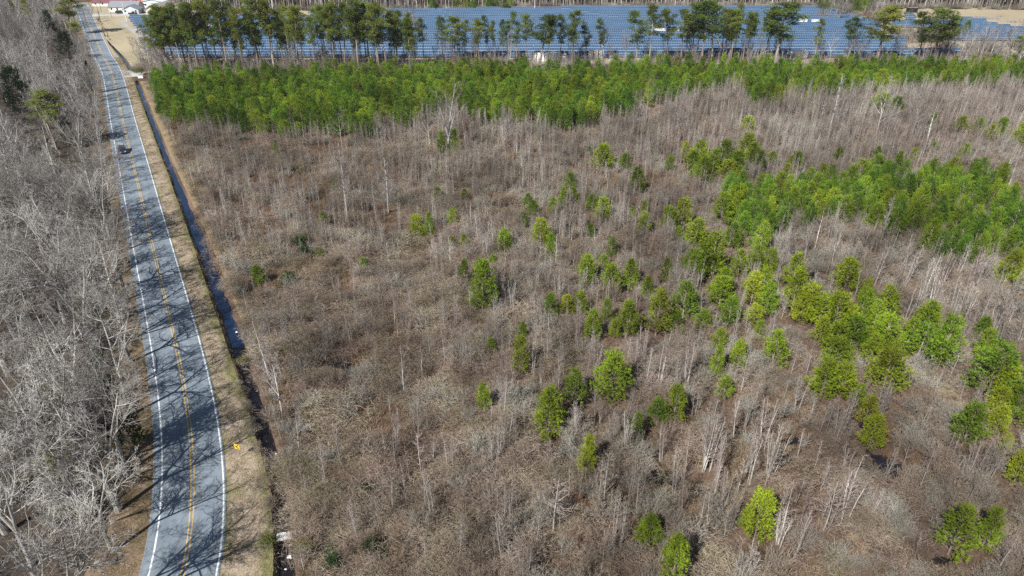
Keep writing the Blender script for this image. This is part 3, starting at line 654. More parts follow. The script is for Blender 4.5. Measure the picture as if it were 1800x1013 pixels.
# ---- bare saplings: 300 nearest as things, thousands as a mass
SNAG = [(786,150,272,0,"tall forked pale bare tree rising over the plantation edge"),(793,180,262,1,"tall pale bare tree leaning beside the forked one"),(884,178,255,1,"single thin pale bare tree at plantation edge"),(612,232,392,1,"tall thin straight pale dead tree left of middle brush"),(683,268,375,1,"slim pale bare tree right of the tall dead one"),(662,315,388,1,"short pale snag beside the slim bare tree"),(1543,335,440,1,"tall pale leaning snag before the dense pine stand"),(1455,118,240,1,"tall pale bare tree before the right plantation end"),(1441,165,225,1,"short pale bare tree left of the tall far one"),(1537,150,250,2,"crooked dark-based bare tree at plantation's right end"),(1600,150,250,2,"spreading grey bare tree right of the crooked one"),(1625,170,262,1,"leaning grey bare tree in far right brush"),(1135,140,220,2,"pale forked bare tree at the plantation's lower edge"),(520,180,262,1,"grey bare tree below plantation left part"),(602,200,262,2,"grey branching bare tree at plantation's lower left edge"),(665,205,262,2,"pinkish bare tree before plantation, left of forked tree"),(755,200,262,2,"rounded pinkish bare tree left of the forked pale one"),(1770,255,335,1,"pale leaning bare tree above dense stand's right end"),(1450,250,316,1,"pale thin bare tree behind the dense stand")]
for (x, yt, yb, k, lb) in SNAG:
    X, Y = G(x, yb); H = HT(yb, yt); s = H/14.5
    t = thing('bare_tree', (X, Y, 0), lb, 'tree', 'tall bare trees in the brush', Rr.uniform(0,6.28), (max(.5, s), max(.5, s), s)); pr = PR['snag'][k]
    linkpart('trunk', pr[0], t); linkpart('branches', pr[1], t)
NEAR = [(975,828,936,5,2),(985,850,930,0,1),(1002,800,882,0,1),(1057,790,890,0,1),(1066,780,895,1,1),(1105,815,890,2,1),(1130,800,900,0,1),(1192,790,878,2,.9),(1210,750,828,0,1),(1240,735,828,2,1.3),(1246,740,828,0,1),(1252,725,826,3,1),(1275,760,838,2,1),(1328,770,850,2,1),(1360,690,758,0,1),(1345,660,700,1,1),(1415,760,790,3,1.1),(1378,900,962,3,1.3),(1385,830,955,1,1),(1417,880,952,0,1),(1462,840,935,5,1.4),(1470,850,935,0,1),(1500,830,912,3,1.3),(1538,860,905,2,1),(1590,820,846,2,1),(1680,770,816,0,1),(1725,760,815,0,1.2),(1770,930,1010,0,1.2),(1310,960,1025,7,1.7),(1318,955,1025,1,1.5),(860,832,905,5,1.5),(893,945,990,5,1),(520,560,632,8,1),(462,560,668,9,1),(488,650,742,8,1),(520,735,800,10,1),(470,530,590,9,1),(560,500,590,0,1),(565,530,575,0,1),(578,560,600,3,1),(658,600,655,0,1),(706,600,700,0,1),(740,600,668,0,1),(780,555,640,0,1),(822,570,655,4,1),(880,600,740,4,1),(895,560,625,0,1),(1050,680,735,2,1),(1095,730,755,7,1),(1128,590,660,0,1),(1165,580,680,2,1),(1140,600,680,0,1),(1190,640,690,3,1),(1215,600,680,3,1.1),(1242,590,655,0,1),(1280,590,640,0,1),(1315,580,640,2,1),(1335,640,720,0,1),(1395,620,660,0,1),(1408,660,720,3,1.1),(1430,690,750,0,1),(1480,700,770,3,1.4),(1450,690,770,0,1),(1350,700,770,3,1.4),(1300,700,770,2,1.2),
(1440,360,450,0,1.4),(1425,390,455,2,1.4),(1390,400,460,3,1.5),(1470,400,470,0,1.3),(1500,420,470,3,1.5),(1545,440,500,2,1.3),(1600,430,500,3,1.5),(1635,450,520,2,1.3),(1660,440,510,3,1.6),(1690,430,490,2,1.2),(1725,440,500,7,2),(1740,480,560,0,1.3),(1700,500,570,3,1.7),(1685,490,560,2,1.4),(1650,470,545,2,1.4),(1620,490,540,3,1.2),(1780,500,600,2,1.5),(1745,540,600,3,1.3),(1575,460,530,2,1.2)]
saps = []
for (x, yt, yb, k, ws) in NEAR:
    x = x - (x-900)*(yb-yt)*.5/(2662-yb); X, Y = G(x, yb); saps.append(dict(X=X, Y=Y, H=HT(yb, yt), k=k, ws=ws, px=x, py=yb, named=1))
X, Y, px, py, R = candidates(.055, -40, 120, 40, 130, 31)
d = vnoise(X, Y, .09, 3)
k = in_field(X, Y, px, py) & not_wet(px, py) & ~inpoly(STAND, px, py) & (px < 1830) & (py < 1040) & no_pine(X, Y, 1.3) & (d > np.where(px > 850, .34, .62))
X, Y, px, py = X[k], Y[k], px[k], py[k]; o = np.argsort(Y); 
need = 300-len(saps); cnt = 0; far_extra = []
for i in o:
    if cnt < need: saps.append(dict(X=X[i], Y=Y[i], H=R.uniform(3.6,6.6), k=R.randint(8), ws=R.uniform(.8,1.2), px=px[i], py=py[i], named=0)); cnt += 1
    else: far_extra.append((X[i], Y[i]))
KIND = ["single-stemmed", "single-stemmed", "three-stemmed", "many-stemmed", "two-stemmed", "flat-branched", "four-stemmed", "fan-shaped", "round-crowned", "round-crowned", "round-crowned"]
zs_ = {}
for p in saps:
    x, y = p['px'], p['py']
    c = "beside the ditch" if x < 600 else "left of middle" if x < 850 else "at the middle" if x < 1150 else "right of middle" if x < 1450 else "at the far right"
    r = "upper brush" if y < 470 else "central brush" if y < 600 else "lower brush" if y < 760 else "low brush" if y < 900 else "bottom-edge brush"
    p['z'] = "%s %s" % (r, c); p['a'] = ("tall " if p['H'] > 6 else "short " if p['H'] < 4.4 else "") + "pale %s bare sapling" % KIND[p['k']]
    zs_.setdefault((p['z'], p['a']), []).append(p)
for kz, lst in zs_.items():
    lst.sort(key=lambda p: p['px'])
    for i, p in enumerate(lst): p['lab'] = p['a'] + ", " + (("%s from left" % ordn(i+1)) if len(lst) > 1 else "only such one") + ", " + p['z']
SH0 = [7,6,6.5,5.5,7.5,5,6,4.5,8,9,7]; PR['sap'] += PR['wood_small']
for p in saps:
    s = p['H']/SH0[p['k']]; w = max(.75, s)*min(p['ws'], 1.35)
    t = thing('bare_sapling', (p['X'], p['Y'], 0), p['lab'], 'sapling', 'bare saplings in the brush', Rr.uniform(0,6.28), (w, w, s)); pr = PR['sap'][p['k']]
    linkpart('trunk', pr[0], t); linkpart('branches', pr[1], t)
def field_mask(X, Y, px, py): return (vnoise(X, Y, .17, 31) > np.where(px < 900, .24, .08)) & in_field(X, Y, px, py) & not_wet(px, py) & (px < 2000) & (py < 1120) & (px > 200)
# masses of thin saplings, denser with distance
X, Y, px, py, R = candidates(.50, -150, 240, 45, 285, 41)
d = vnoise(X, Y, .05, 9)
pr_ = np.where(py < 300, .85, np.where(py < 430, .72, np.where(py < 600, .36, .15))) * np.where((px < 850) & (py > 450), .5, 1) * np.clip(.25+1.5*d, 0, 1.5)
k = field_mask(X, Y, px, py) & (R.rand(len(X)) < pr_) & ~inpoly(STRIP, px, py) & (~inpoly(STAND, px, py) | (R.rand(len(X)) < .12)) & no_pine(X, Y, 1.3)
stuff('thin_sapling_growth', J(PR['thin']) + J(PR['sap'])[:3], pts(X[k], Y[k], R, .55, 1.05), 'thousands of thin grey bare saplings crowding the brush', 'saplings')
# shrubs
X, Y, px, py, R = candidates(.50, -150, 200, 42, 235, 42)
d = vnoise(X, Y, .07, 5)
pr_ = np.where(px > 850, .55, .28) * np.where(py < 330, .5, 1) * np.clip(2.6*(d*.5+vnoise(X, Y, .2, 14)*.5)-.5, 0, 1.4)
k = field_mask(X, Y, px, py) & (R.rand(len(X)) < pr_) & ~inpoly(STRIP, px, py) & no_pine(X, Y)
stuff('grey_brush', SHRUB, pts(X[k], Y[k], R, .5, 1.15), 'grey and brown leafless shrubs covering the wet ground', 'shrubs')
# tangled briars
X, Y, px, py, R = candidates(.55, -150, 200, 42, 235, 43)
d = vnoise(X, Y, .08, 8)
d2 = vnoise(X, Y, .23, 4); d = d*.45+d2*.55
pr_ = np.where(px < 850, .95, np.where(px < 1000, .7, .42)) * np.where(py < 400, .5, 1) * np.clip(2.6*d-.45, 0, 1.2)
k = field_mask(X, Y, px, py) & (R.rand(len(X)) < pr_) & ~inpoly(STRIP, px, py) & no_pine(X, Y)
stuff('briar_tangle', TANG, pts(X[k], Y[k], R, .4, 1.25), 'brown tangled briars and vines mounded over the ground', 'briars')
# large mounds near the ditch and at the bottom, and low growth hanging over the ditch edges
X, Y, px, py, R = candidates(.5, -60, 40, 42, 130, 46)
k = field_mask(X, Y, px, py) & (px < 960) & (py > 420) & no_pine(X, Y, 1.4) & (vnoise(X, Y, .12, 21) > .3); X, Y = X[k], Y[k]
sel = poisson(X, Y, 4.6, R); X, Y = X[sel], Y[sel]; k = X > ditch_x(Y)+3.2
stuff('vine_mounds', TANG, pts(X[k], Y[k], R, 1.1, 2.0, zs=R.uniform(.7, 1.15, k.sum())), 'large rounded mounds of leafless vines beside the ditch', 'vines')
P = []
for (o0, o1, y0, y1, n, s0, s1) in ((-2.0, -1.3, 40, 76, 70, .22, .42), (1.45, 2.2, 54, 92, 120, .25, .5)):
    Yv = R.uniform(y0, y1, n); Xv = ditch_x(Yv) + R.uniform(o0, o1, n)*(1 if y1 < 90 else 1.15); kk_ = ~((Yv > 44) & (Yv < 53)); P += pts(Xv[kk_], Yv[kk_], R, s0, s1, z=-.15)
stuff('ditch_edge_growth', TANG+SHRUB[:2], P, 'low tangled growth overhanging both edges of the ditch', 'brush')
# rusty grass tussocks
X, Y, px, py, R = candidates(1.9, -150, 200, 42, 235, 44)
d = vnoise(X, Y, .11, 2)
k = in_field(X, Y, px, py) & not_wet(px, py, 1.1) & (px < 2000) & (py < 1120) & (R.rand(len(X)) < np.clip(2.0*d-.25, .12, 1)) & ~inpoly(STRIP, px, py) & no_pine(X, Y)
stuff('dry_tussock_grass', TUSS, pts(X[k], Y[k], R, .6, 1.4), 'rusty dry grass and weeds between the shrubs', 'grass')
# grass on the verges and ditch banks
Rv = np.random.RandomState(45); P = []
for (fa, fb, y0, y1, n) in ((road_off(3.6), dl, 40, 300, 2600), (road_off(-9), road_off(-4.4), 40, 200, 1800), (lambda Y: ditch_x(Y)+2.4, lambda Y: ditch_x(Y)+4.6, 40, 256, 2500)):
    Yv = y0+(y1-y0)*Rv.rand(n)**1.3; t = Rv.rand(n); Xv = fa(Yv)*(1-t)+fb(Yv)*t
    P += pts(Xv, Yv, Rv, .5, 1.1)
stuff('verge_grass', VT, P, 'dry tan and green grass on the road verges', 'grass')

# ------------------------------------------------------------------ woods left of the road
EV = [(108,-12,62,46,'tall',0,"dark pine beside the road's far end"),(84,22,62,24,'dark',0,"rounded dark evergreen left of the tall roadside pine"),(128,38,76,30,'tall',1,"olive green pine nearest the road's far bend"),(114,60,105,44,'dark',1,"broad dark evergreen below the roadside pines"),(25,125,200,52,'dark',0,"large round dark green tree at the left edge"),(72,160,262,72,'tall',3,"flat-topped yellow-green pine standing in the grey woods"),(116,212,262,30,'dark',1,"dark evergreen below the flat-topped pine"),(157,112,165,15,'dark',0,"narrow dark evergreen at the road's left edge"),(45,0,60,20,'tall',2,"small green pine far back at the upper left"),(20,0,50,14,'tall',1,"green pine in the top left corner"),(205,680,800,70,'dark',1,"shaded dark evergreen at the road's left edge by sign"),(250,118,150,0,'skip',0,"")]
def clear_ev(px, py):
    r = np.ones(len(px), bool)
    for (x, yt, yb, w, kd, k, lb) in EV: r &= ~((np.abs(px-x-(900-x)*(yb-yt)*.75/2500) < w*.7) & (py > yb-6) & (py < yb+(60 if yb < 120 else 85)))
    return r
X, Y, px, py, R = candidates(.30, -330, -36, 42, 470, 51)
dd = road_x(Y) - X - np.sqrt(1+.3)*0
k = (dd > 6.8) & (px > -120) & (py < 1250) & ((Y < 395) | (px < 118)) & clear_ev(px, py)
X, Y = X[k], Y[k]; rr_ = R.rand(len(X)); k = (Y > 125) | (rr_ < .22); X, Y = X[k], Y[k]; ye = np.concatenate([np.arange(41, 120, 5.6), np.arange(120, 300, 7.5)]); ye = ye + R.uniform(-1.8, 1.8, len(ye)); xe = road_x(ye) - R.uniform(6.2, 7.8, len(ye))*1.06; X, Y = np.r_[xe, X], np.r_[ye, Y]; nearb = Y < 150; i1 = np.where(nearb)[0]; i2 = np.where(~nearb)[0]; s1 = i1[poisson(X[i1], Y[i1], 5.2, R)]; s2 = i2[poisson(X[i2], Y[i2], 4.5, R)]; sel = np.r_[s1, s2]; X, Y = X[sel], Y[sel]
o = np.argsort(Y); X, Y = X[o], Y[o]; dd = road_x(Y)-X; px, py = PXa(X, Y)
vis = [i for i in range(len(X)) if px[i] > -30 and py[i] < 1150]
indiv = vis[:230]; indset = set(indiv)
rows_ = []
for i in indiv:
    y = py[i]
    r = "at the bottom" if y > 960 else "level with ditch boards" if y > 880 else "level with chevron sign" if y > 760 else "past chevron sign" if y > 660 else "midway up road" if y > 560 else "up toward the car" 
    s_ = "at road edge" if dd[i] < 16 else "behind edge trees" if dd[i] < 28 else "deep in woods"
    rows_.append((s_+" "+r, i))
byz = {}
for z, i in rows_: byz.setdefault(z, []).append(i)
hk = {}
HKIND = ["wide forked", "broad open-crowned", "round-crowned", "straight-trunked", "low spreading", "tall straight", "very wide spreading"]
for z, L in byz.items():
    L.sort(key=lambda i: px[i])
    for n, i in enumerate(L): hk[i] = (z, n, len(L))
for i in indiv:
    z, n, m = hk[i]; big = Y[i] < 130 and (i % 3 != 0 or dd[i] < 9); kk = Rr.randrange(len(PR['big' if big else 'hard'])); s = Rr.uniform(.75, 1.1)*(1.12 if Y[i] < 80 else 1)*(0.95 if dd[i] > 12 else .85)
    t = thing('bare_hardwood_tree', (float(X[i]), float(Y[i]), 0), "%s grey bare tree %s, %s from left" % (HKIND[kk], z, ordn(n+1)), 'tree', 'bare hardwoods left of the road', Rr.uniform(0,6.28), (s, s, s*Rr.uniform(.9,1.1)))
    pr = PR['big' if big else 'hard'][kk]; linkpart('trunk', pr[0], t); linkpart('branches', pr[1], t)
ki = np.array([i not in indset for i in range(len(X))])
stuff('bare_woods', J(PR['hard']), pts(X[ki], Y[ki], R, .7, 1.05, tilt=.03), 'hazy mass of grey bare woods beyond the nearer trees', 'woods')
X, Y, px, py, R = candidates(.055, -330, -30, 42, 470, 52)
dd = road_x(Y)-X; k = (dd > 7.4) & (px > -140) & ((Y < 400) | (px < 118))
stuff('woods_understory', J(PR['wood_small'])[:1]+SHRUB[:3]+TANG[:2], pts(X[k], Y[k], R, .5, 1.0), 'leafless understory and brush beneath the roadside woods', 'understory')
# evergreens in and beside the woods  (px x, crown top, base, width, proto)
def put(src, x, yt, yb, w, name, label, cat, group=None, W0=3.9, H0=6.0, parts=('trunk','crown'), minH=1.5, lean=0.0):
    x = x - (x-900)*(yb-yt)*lean/(2662-yb)
    X, Y = G(x, yb); H = max(minH, HT(yb, yt)); ww = w/FPX*depth(yb)
    t = thing(name, (X, Y, 0), label, cat, group, Rr.uniform(0,6.28), (ww/W0,)*2+(H/H0,))
    linkpart(parts[0], src[0], t); linkpart(parts[1], src[1], t); return t
for (x, yt, yb, w, kd, k, lb) in EV:
    if kd == 'skip': continue
    if kd == 'tall': put(PR['tall'][k], x, yt, yb, w, 'pine_tree', lb, 'pine tree', 'evergreens in the roadside woods', 6.6, 24.5, lean=.8)
    else: put(PR['dark'][k], x, yt, yb, w, 'evergreen_tree', lb, 'evergreen', 'evergreens in the roadside woods', 4.6, 6.0, lean=.6)
for (x, y, s, k, lb) in [(55,760,1.5,0,"dark green understory bush under the bare woods, uppermost"),(110,830,1.6,1,"green understory bush below the upper one, nearer road"),(75,800,1.3,0,"dark green bush between two other understory bushes"),(30,735,1.1,1,"olive bush near the left edge of the woods"),(140,770,1.6,0,"dark green bush under the woods, nearest the chevron sign"),(95,715,1.5,1,"olive green bush under the woods, midway up"),(180,640,1.2,0,"dark green bush under the woods near the road"),(40,880,1.5,0,"dark green bush low at the left edge"),(150,900,1.2,1,"olive bush under the bottom woods"),(150,300,1.5,1,"olive bush in the woods level with the car"),(112,330,1.4,0,"dark bush in the woods just below the car's level"),(248,132,1.3,1,"green bush beside the driveway at the culvert"),(237,128,1.0,1,"low green bush left of the driveway bush"),(318,218,1.0,1,"olive green bush at the plantation's lower left corner"),(536,436,1.5,0,"dark glossy evergreen bush amid brown brush"),(538,452,1.1,0,"small dark evergreen just below the glossy one"),(563,452,1.0,1,"yellowish olive bush right of the dark evergreens"),(500,505,1.4,0,"dark evergreen bush near the ditch's far bank"),(655,985,1.1,0,"dark green bush in the bottom tangle"),(590,990,1.0,0,"dark green low bush near the bottom edge by ditch"),(638,868,.8,0,"small dark green bush among the tangled briars"),(536,968,.8,1,"small olive bush right of the white sheets"),(470,960,.7,1,"small green bush left of the white sheets"),(1465,1000,.9,1,"olive yellow bush at the bottom right brush"),(424,640,.6,1,"small green bush on the ditch edge")]:
    X, Y = G(x, y); t = thing('evergreen_bush', (X, Y, -.2), lb, 'bush', 'leafy green bushes', Rr.uniform(0,6.28), (s*.8, s*.8, s*.7))
    linkpart('stems', PR['bush'][k][0], t); linkpart('leaves', PR['bush'][k][1], t)

# ------------------------------------------------------------------ tall pines before the solar field
TP = [(285,128,28,26),(296,126,20,28),(310,123,14,30),(322,126,10,30),(336,122,6,32),(350,126,6,34),(365,124,0,36),(384,122,10,32),(402,126,0,38),(418,123,2,36),(430,126,14,30),(455,122,0,38),(483,120,-2,44),(500,118,18,28),(525,121,9,38),(537,118,14,26),(556,125,28,26),(575,118,10,38),(590,125,8,34),(608,122,4,36),(632,126,-2,46),(650,120,5,42),(668,125,6,34),(681,124,6,42),(700,120,20,34),(712,118,20,28),(722,122,32,24),(745,112,32,26),(778,109,30,28),(800,108,27,38),(818,107,36,22),(838,109,34,24),(883,107,36,16),(908,109,22,22),(925,109,24,30),(950,112,25,46),(985,107,26,22),(1005,109,20,36),(1030,103,45,22),(1055,104,33,20),(1118,109,21,38),(1140,111,9,38),(1172,107,15,32),(1195,111,15,34),(1215,107,5,40),(1232,111,2,46),(1250,109,3,42),(1268,107,15,30),(1283,109,18,28),(1305,106,22,28),(1362,109,5,66),(1343,106,12,34),(1430,106,33,20),(1490,104,31,38),(1540,109,12,54),(1612,106,22,42),(1640,106,18,62),(1786,105,64,24)]
TK = ["dark-crowned", "olive-crowned", "full-crowned", "sparse-topped", "thin-crowned", "dense-topped"]
for n, (x, yb, yt, w) in enumerate(TP):
    kk = Rr.randrange(6); kk = 2 if w > 50 else (4 if w < 24 else kk)
    left = n+1
    z = "left cluster" if x < 440 else "second cluster" if x < 735 else "sparse middle group" if x < 1090 else "right cluster" if x < 1320 else "scattered right group"
    idx = sum(1 for q in TP[:n+1] if (("left cluster" if q[0] < 440 else "second cluster" if q[0] < 735 else "sparse middle group" if q[0] < 1090 else "right cluster" if q[0] < 1320 else "scattered right group") == z))
    put(PR['tall'][kk], x, yt, yb+4, w*1.22, 'tall_pine_tree', "tall %s pine before the panels, %s from left in %s" % (TK[kk], ordn(idx), z), 'pine tree', 'tall pines before the solar field', 6.9, 24.3)
Rq = random.Random(77); nb = []
for q in range(44): nb.append((Rq.uniform(285,735), Rq.uniform(115,127), Rq.uniform(0,45), Rq.uniform(22,36)))
for q in range(9): nb.append((Rq.uniform(1108,1320), Rq.uniform(106,111), Rq.uniform(5,30), Rq.uniform(22,34)))
for q in range(7): nb.append((Rq.uniform(745,1060), Rq.uniform(106,110), Rq.uniform(25,45), Rq.uniform(16,26)))
nb.sort()
for n, (x, yb, yt, w) in enumerate(nb):
    put(PR['tall'][Rq.choice((1,3,4))], x, yt, yb, w, 'slim_pine_tree', "slim pine among the tall ones before the panels, %s slim one from left" % ordn(n+1), 'pine tree', 'slim pines before the solar field', 6.9, 24.3)
BB = [(560,118,82),(585,120,80),(655,122,85),(690,122,88),(870,108,72),(893,109,70),(1015,106,55),(1060,104,45),(1100,106,60),(1310,107,55),(1385,107,60),(1432,108,50),(1458,107,62),(1500,106,45),(1580,108,70),(1600,107,75),(1700,108,62),(1722,108,58),(1748,110,68),(1765,110,62),(1790,110,70),(1812,112,60),(265,122,70),(276,124,62),(480,122,90),(620,123,95),(1655,108,75),(1680,109,78)]
for n, (x, yb, yt) in enumerate(BB):
    kk = n % 7; X, Y = G(x, yb); s = HT(yb, yt)/16
    t = thing('bare_tree', (X, Y, 0), "grey bare tree in the pine row before the panels, %s bare one from left" % ordn(1+sum(1 for q in BB if q[0] < x)), 'tree', 'bare trees before the solar field', Rr.uniform(0,6.28), (s, s, s))
    linkpart('trunk', PR['hard'][kk][0], t); linkpart('branches', PR['hard'][kk][1], t)
Rb = np.random.RandomState(8); P = []
for (x0, x1, y0, y1, n) in ((270,740,117,130,150),(1640,2050,80,114,330),(740,1640,109,114,70),(1560,1640,52,76,60),(600,735,24,52,110),(1440,1560,4,40,260),(1330,1440,4,14,40),(238,292,72,126,60)):
    for _ in range(n):
        xq = Rb.uniform(x0, x1)
        if (925 < xq < 1070 or 1375 < xq < 1425) and y1 == 114: continue
        X, Y = G(xq, Rb.uniform(y0, y1)); P.append((X, Y, 0, Rb.uniform(0,6.28), .03, Rb.uniform(.8,1.7), Rb.uniform(.5,1.5)))
Pw = []
for (x0, x1, y0, y1, n) in ((740,1700,105,113,80),(285,740,116,128,40),(1640,2000,80,112,60)):
    for _ in range(n):
        xq = Rb.uniform(x0, x1)
        if 925 < xq < 1070 or 1375 < xq < 1425: continue
        X, Y = G(xq, Rb.uniform(y0, y1)); Pw.append((X, Y, 0, Rb.uniform(0,6.28), .03, Rb.uniform(.7,1.2), Rb.uniform(.7,1.5)))
stuff('bare_growth_along_track', J(PR['wood_small']), Pw, 'hazy bare young trees along the track before the solar panels', 'bare trees')
stuff('scrub', SHRUB+J(PR['wood_small'])[:1], P, 'grey scrub under the tall pines and around the panels', 'scrub')
P = []
for (x0, x1, y0, y1, n) in ((1440,1530,8,24,34),(740,900,14,21,20),(1640,1700,66,76,7)):
    for _ in range(n): X, Y = G(Rb.uniform(x0, x1), Rb.uniform(y0, y1)); P.append((X, Y, 0, Rb.uniform(0,6.28), .02, Rb.uniform(.9,1.5), Rb.uniform(1.0,1.6)))
stuff('far_green_bushes', J(PR['pine_st'])[:2]+[PR['bush'][1][2]], P, 'green bushy pines at the far edge of the solar field', 'bushes')

# ------------------------------------------------------------------ solar field
def solar_len(L):
    key = round(L/1.05)
    if key in SOL: return SOL[key]
    L = key*1.05; til = math.radians(25); S = 3.9; yb, zb = -S/2*math.cos(til), .8; yt, zt = S/2*math.cos(til), .8+S*math.sin(til); th = .06
    b = MB(); x0, x1 = -L/2, L/2
    b.v = [(x0,yb,zb),(x1,yb,zb),(x1,yt,zt),(x0,yt,zt),(x0,yb,zb-th),(x1,yb,zb-th),(x1,yt,zt-th),(x0,yt,zt-th)]
    b.f = [(0,1,2,3),(7,6,5,4),(0,4,5,1),(1,5,6,2),(2,6,7,3),(3,7,4,0)]; b.m = [0,1,1,1,1,1]
    me = b.mesh('solar_panels', [M['solar'], M['steel']]); ul = me.uv_layers.new(name="UVMap")
    uvs = {0:(0,0),1:(key,0),2:(key,2),3:(0,2)}
    for p in me.polygons:
        for li in p.loop_indices: ul.data[li].uv = uvs.get(me.loops[li].vertex_index, (.5,.5)) if p.index == 0 else (.5,.5)
    f = MB(); n = max(2, int(L/4.2)); 
    for i in range(n+1):
        x = x0 + .5 + (L-1)*i/n; f.box((x, .25, .75), (.14,.14,1.5)); f.tube((x, yb*.8, zb+.12), (x, yt*.8, zt-.5), .05, .05, 4)
    f.box((0, -.9, 1.06), (L-.6, .08, .1)); f.box((0, .9, 1.86), (L-.6, .08, .1))
    SOL[key] = (me, f.mesh('support_frame', M['steel']), L); return SOL[key]
SOL = {}
def spans(y):
    out = []
    lx = np.interp(y, [16,19,19.2,22,22.3,34,34.2,50,70,96,103], [985,985,835,835,545,545,226,238,264,289,300])
    rx_ = np.interp(y, [16,31,40,44,45,70,71,92,92.5,103], [1440,1500,1525,1545,1548,1548,1590,1596,1690,1690])
    if 22 < y < 41.5:
        gx = 987+(y-22)*5.6; out += [(lx, gx-6), (gx+6, rx_)]
    else: out.append((lx, rx_))
    if 29.5 < y < 37.5: out.append((1588, 1608))
    if 37.5 <= y < 44: out.append((1676, 1677+(y-37.5)*7.5+26))
    if 44 <= y < 76: out.append((1566 if y < 52 else 1672, 1700+(y-40)*6.4 if y < 57 else 2080))
    return out
Yr = G(900, 101)[1]; rown = 0
while Yr < 446:
    rown += 1; y = PX(0, Yr)[1]
    segs = []
    for (a, b_) in spans(y):
        a = max(a, -60); Zr = depth(y); xa, xb = (a-900)/FPX*Zr, (b_-900)/FPX*Zr
        n = max(1, int(round((xb-xa)/88)))
        for i in range(n): segs.append((xa+(xb-xa)*i/n, xa+(xb-xa)*(i+1)/n))
    segs.sort()
    for i, (xa, xb) in enumerate(segs):
        if xb-xa < 6: continue
        me, fr, L = solar_len(xb-xa-1.0)
        t = thing('solar_panel_row', ((xa+xb)/2, Yr, 0), "blue solar panel row, %s row from the front, %s section from left" % (ordn(rown), ordn(i+1)), 'solar panels', 'rows of blue solar panels')
        linkpart('panel', me, t); linkpart('support_frame', fr, t)
    Yr += 6.4
# inverter cabins
for (x, y, w, lb) in [(370,53,28,"long white cabin among the left solar rows"),(1172,62,42,"long white cabin behind the right pine cluster"),(1410,45,12,"small white cabin in the right solar rows"),(1432,46,12,"second white cabin just right of the small one"),(248,0,0,"")]:
    if w == 0: continue
    X, Y = G(x, y); L = w/FPX*depth(y); t = thing('equipment_cabin', (X, Y, 0), lb, 'cabin', 'white equipment cabins')
    b = MB(); b.box((0,0,1.6), (L, 2.4, 2.6)); b.obj('cabin_body', M['white'], t)
    b = MB(); b.box((0,0,2.98), (L+.2, 2.7, .14)); b.obj('roof', M['white'], t)
    b = MB(); b.box((0,-1.22,1.4), (1.1,.04,2.1)); b.obj('door', M['steel'], t)
# stacked white goods on the track behind the plantation
def pack(x, y, w, h, label, tar=0):
    X, Y = G(x, y); W = w/FPX*depth(y); H = h; t = thing('wrapped_stack', (X, Y, 0), label, 'wrapped pallet', 'white stacks on the site track')
    b = MB(); b.box((0,0,.08+H/2), (W*.94, 2.0, H), taper=.95); b.box((0,0,.08+H+.06), (W*.8, 1.6, .12), taper=.8); o = b.obj('wrapping', M['white'], t)
    bv = o.modifiers.new("b", 'BEVEL'); bv.width = .12; bv.segments = 2
    b = MB(); b.box((0,0,.06), (W*.9, 1.9, .12)); b.obj('pallet', M['wood'], t)
for n, x in enumerate((940,947,954,961,968,975,981)): pack(x, 108, 6.2, 3.3, "tall cream wrapped stack, %s from left in the row behind the plantation" % ordn(n+1))
pack(992,103,7,1.6,"low white sheeted pile right of the cream stacks"); pack(1008,102,16,1.1,"long low white pile between the stacks"); pack(1038,102.5,8,3.0,"white wrapped stack left of a narrower one"); pack(1047,102.5,8,3.4,"white wrapped stack at the middle of three"); pack(1055,102.5,5,2.7,"narrow white wrapped stack right of its neighbours")
def bulkbag(x, y, label):
    X, Y = G(x, y); t = thing('bulk_bag', (X, Y, 0), label, 'bulk bag', 'white bulk bags on the site', 0, (1.35, 1.35, 1.4))
    b = MB(); prof = [(.55,0),(.8,.15),(.95,.8),(.9,1.5),(.65,1.9),(.3,2.15)]
    for (r0, z0), (r1, z1) in zip(prof, prof[1:]): b.tube((0,0,z0), (0,0,z1), r0, r1, 10)
    b.poly([(.3*math.cos(a), .3*math.sin(a), 2.15) for a in [i*math.pi/5 for i in range(10)]]); b.obj('sack', M['white'], t)
    b = MB()
    for s in (-1,1): b.tube((s*.3,0,2.1), (0,0,2.7), .04, .04, 4)
    b.obj('lifting_loop', M['white'], t)
for n, (x, y) in enumerate(((1388,101),(1395,100.5),(1401,101.5),(1407,101),(1414,102.5))): bulkbag(x, y, "bright white bulk bag, %s of five from the left" % ordn(n+1))
X, Y = G(1353, 110); t = thing('site_trailer', (X, Y, 0), "dark low trailer with a pale load behind the plantation", 'trailer')
b = MB(); b.box((0,0,.95), (4.0,2.0,.9)); b.obj('bed', M['black'], t)
b = MB(); b.box((-.3,0,1.8), (2.2,1.6,.7), taper=.8); b.obj('load', M['white'], t)
for s in (-1.2, 1.2):
    b = MB(); b.capped((s,-1.1,.4), (s,-.85,.4), .4, .4, 12); b.obj('wheel', M['rubber'], t)
X, Y = G(1602, 22); t = thing('field_container', (X, Y, 0), "dark box container standing in the tan field", 'container')
b = MB(); b.box((0,0,1.35), (5.5,2.6,2.6)); b.obj('container_body', M['black'], t); b = MB(); b.box((0,0,2.72), (5.6,2.7,.1)); b.obj('roof', M['steel'], t)
for n, (x, y, w) in enumerate(((1722,32,34),(1735,34,50),(1760,30,12),(1785,40,26))):
    X, Y = G(x, y); L = w/FPX*depth(y); b = MB()
    for i in range(max(2, int(L/2))): b.box((X-L/2+i*2.0, Y, .35), (1.2,1.0,.6), rz=.1*i)
    for i in range(2): b.box((X, Y-.2+.4*i, .72), (L*.95,.2,.12))
    tag(b.obj('stacked_frames', M['steel']), "low grey line of stacked frames in the tan field, %s from left" % ordn(n+1), 'metal frames', 'stacked frames in the tan field')

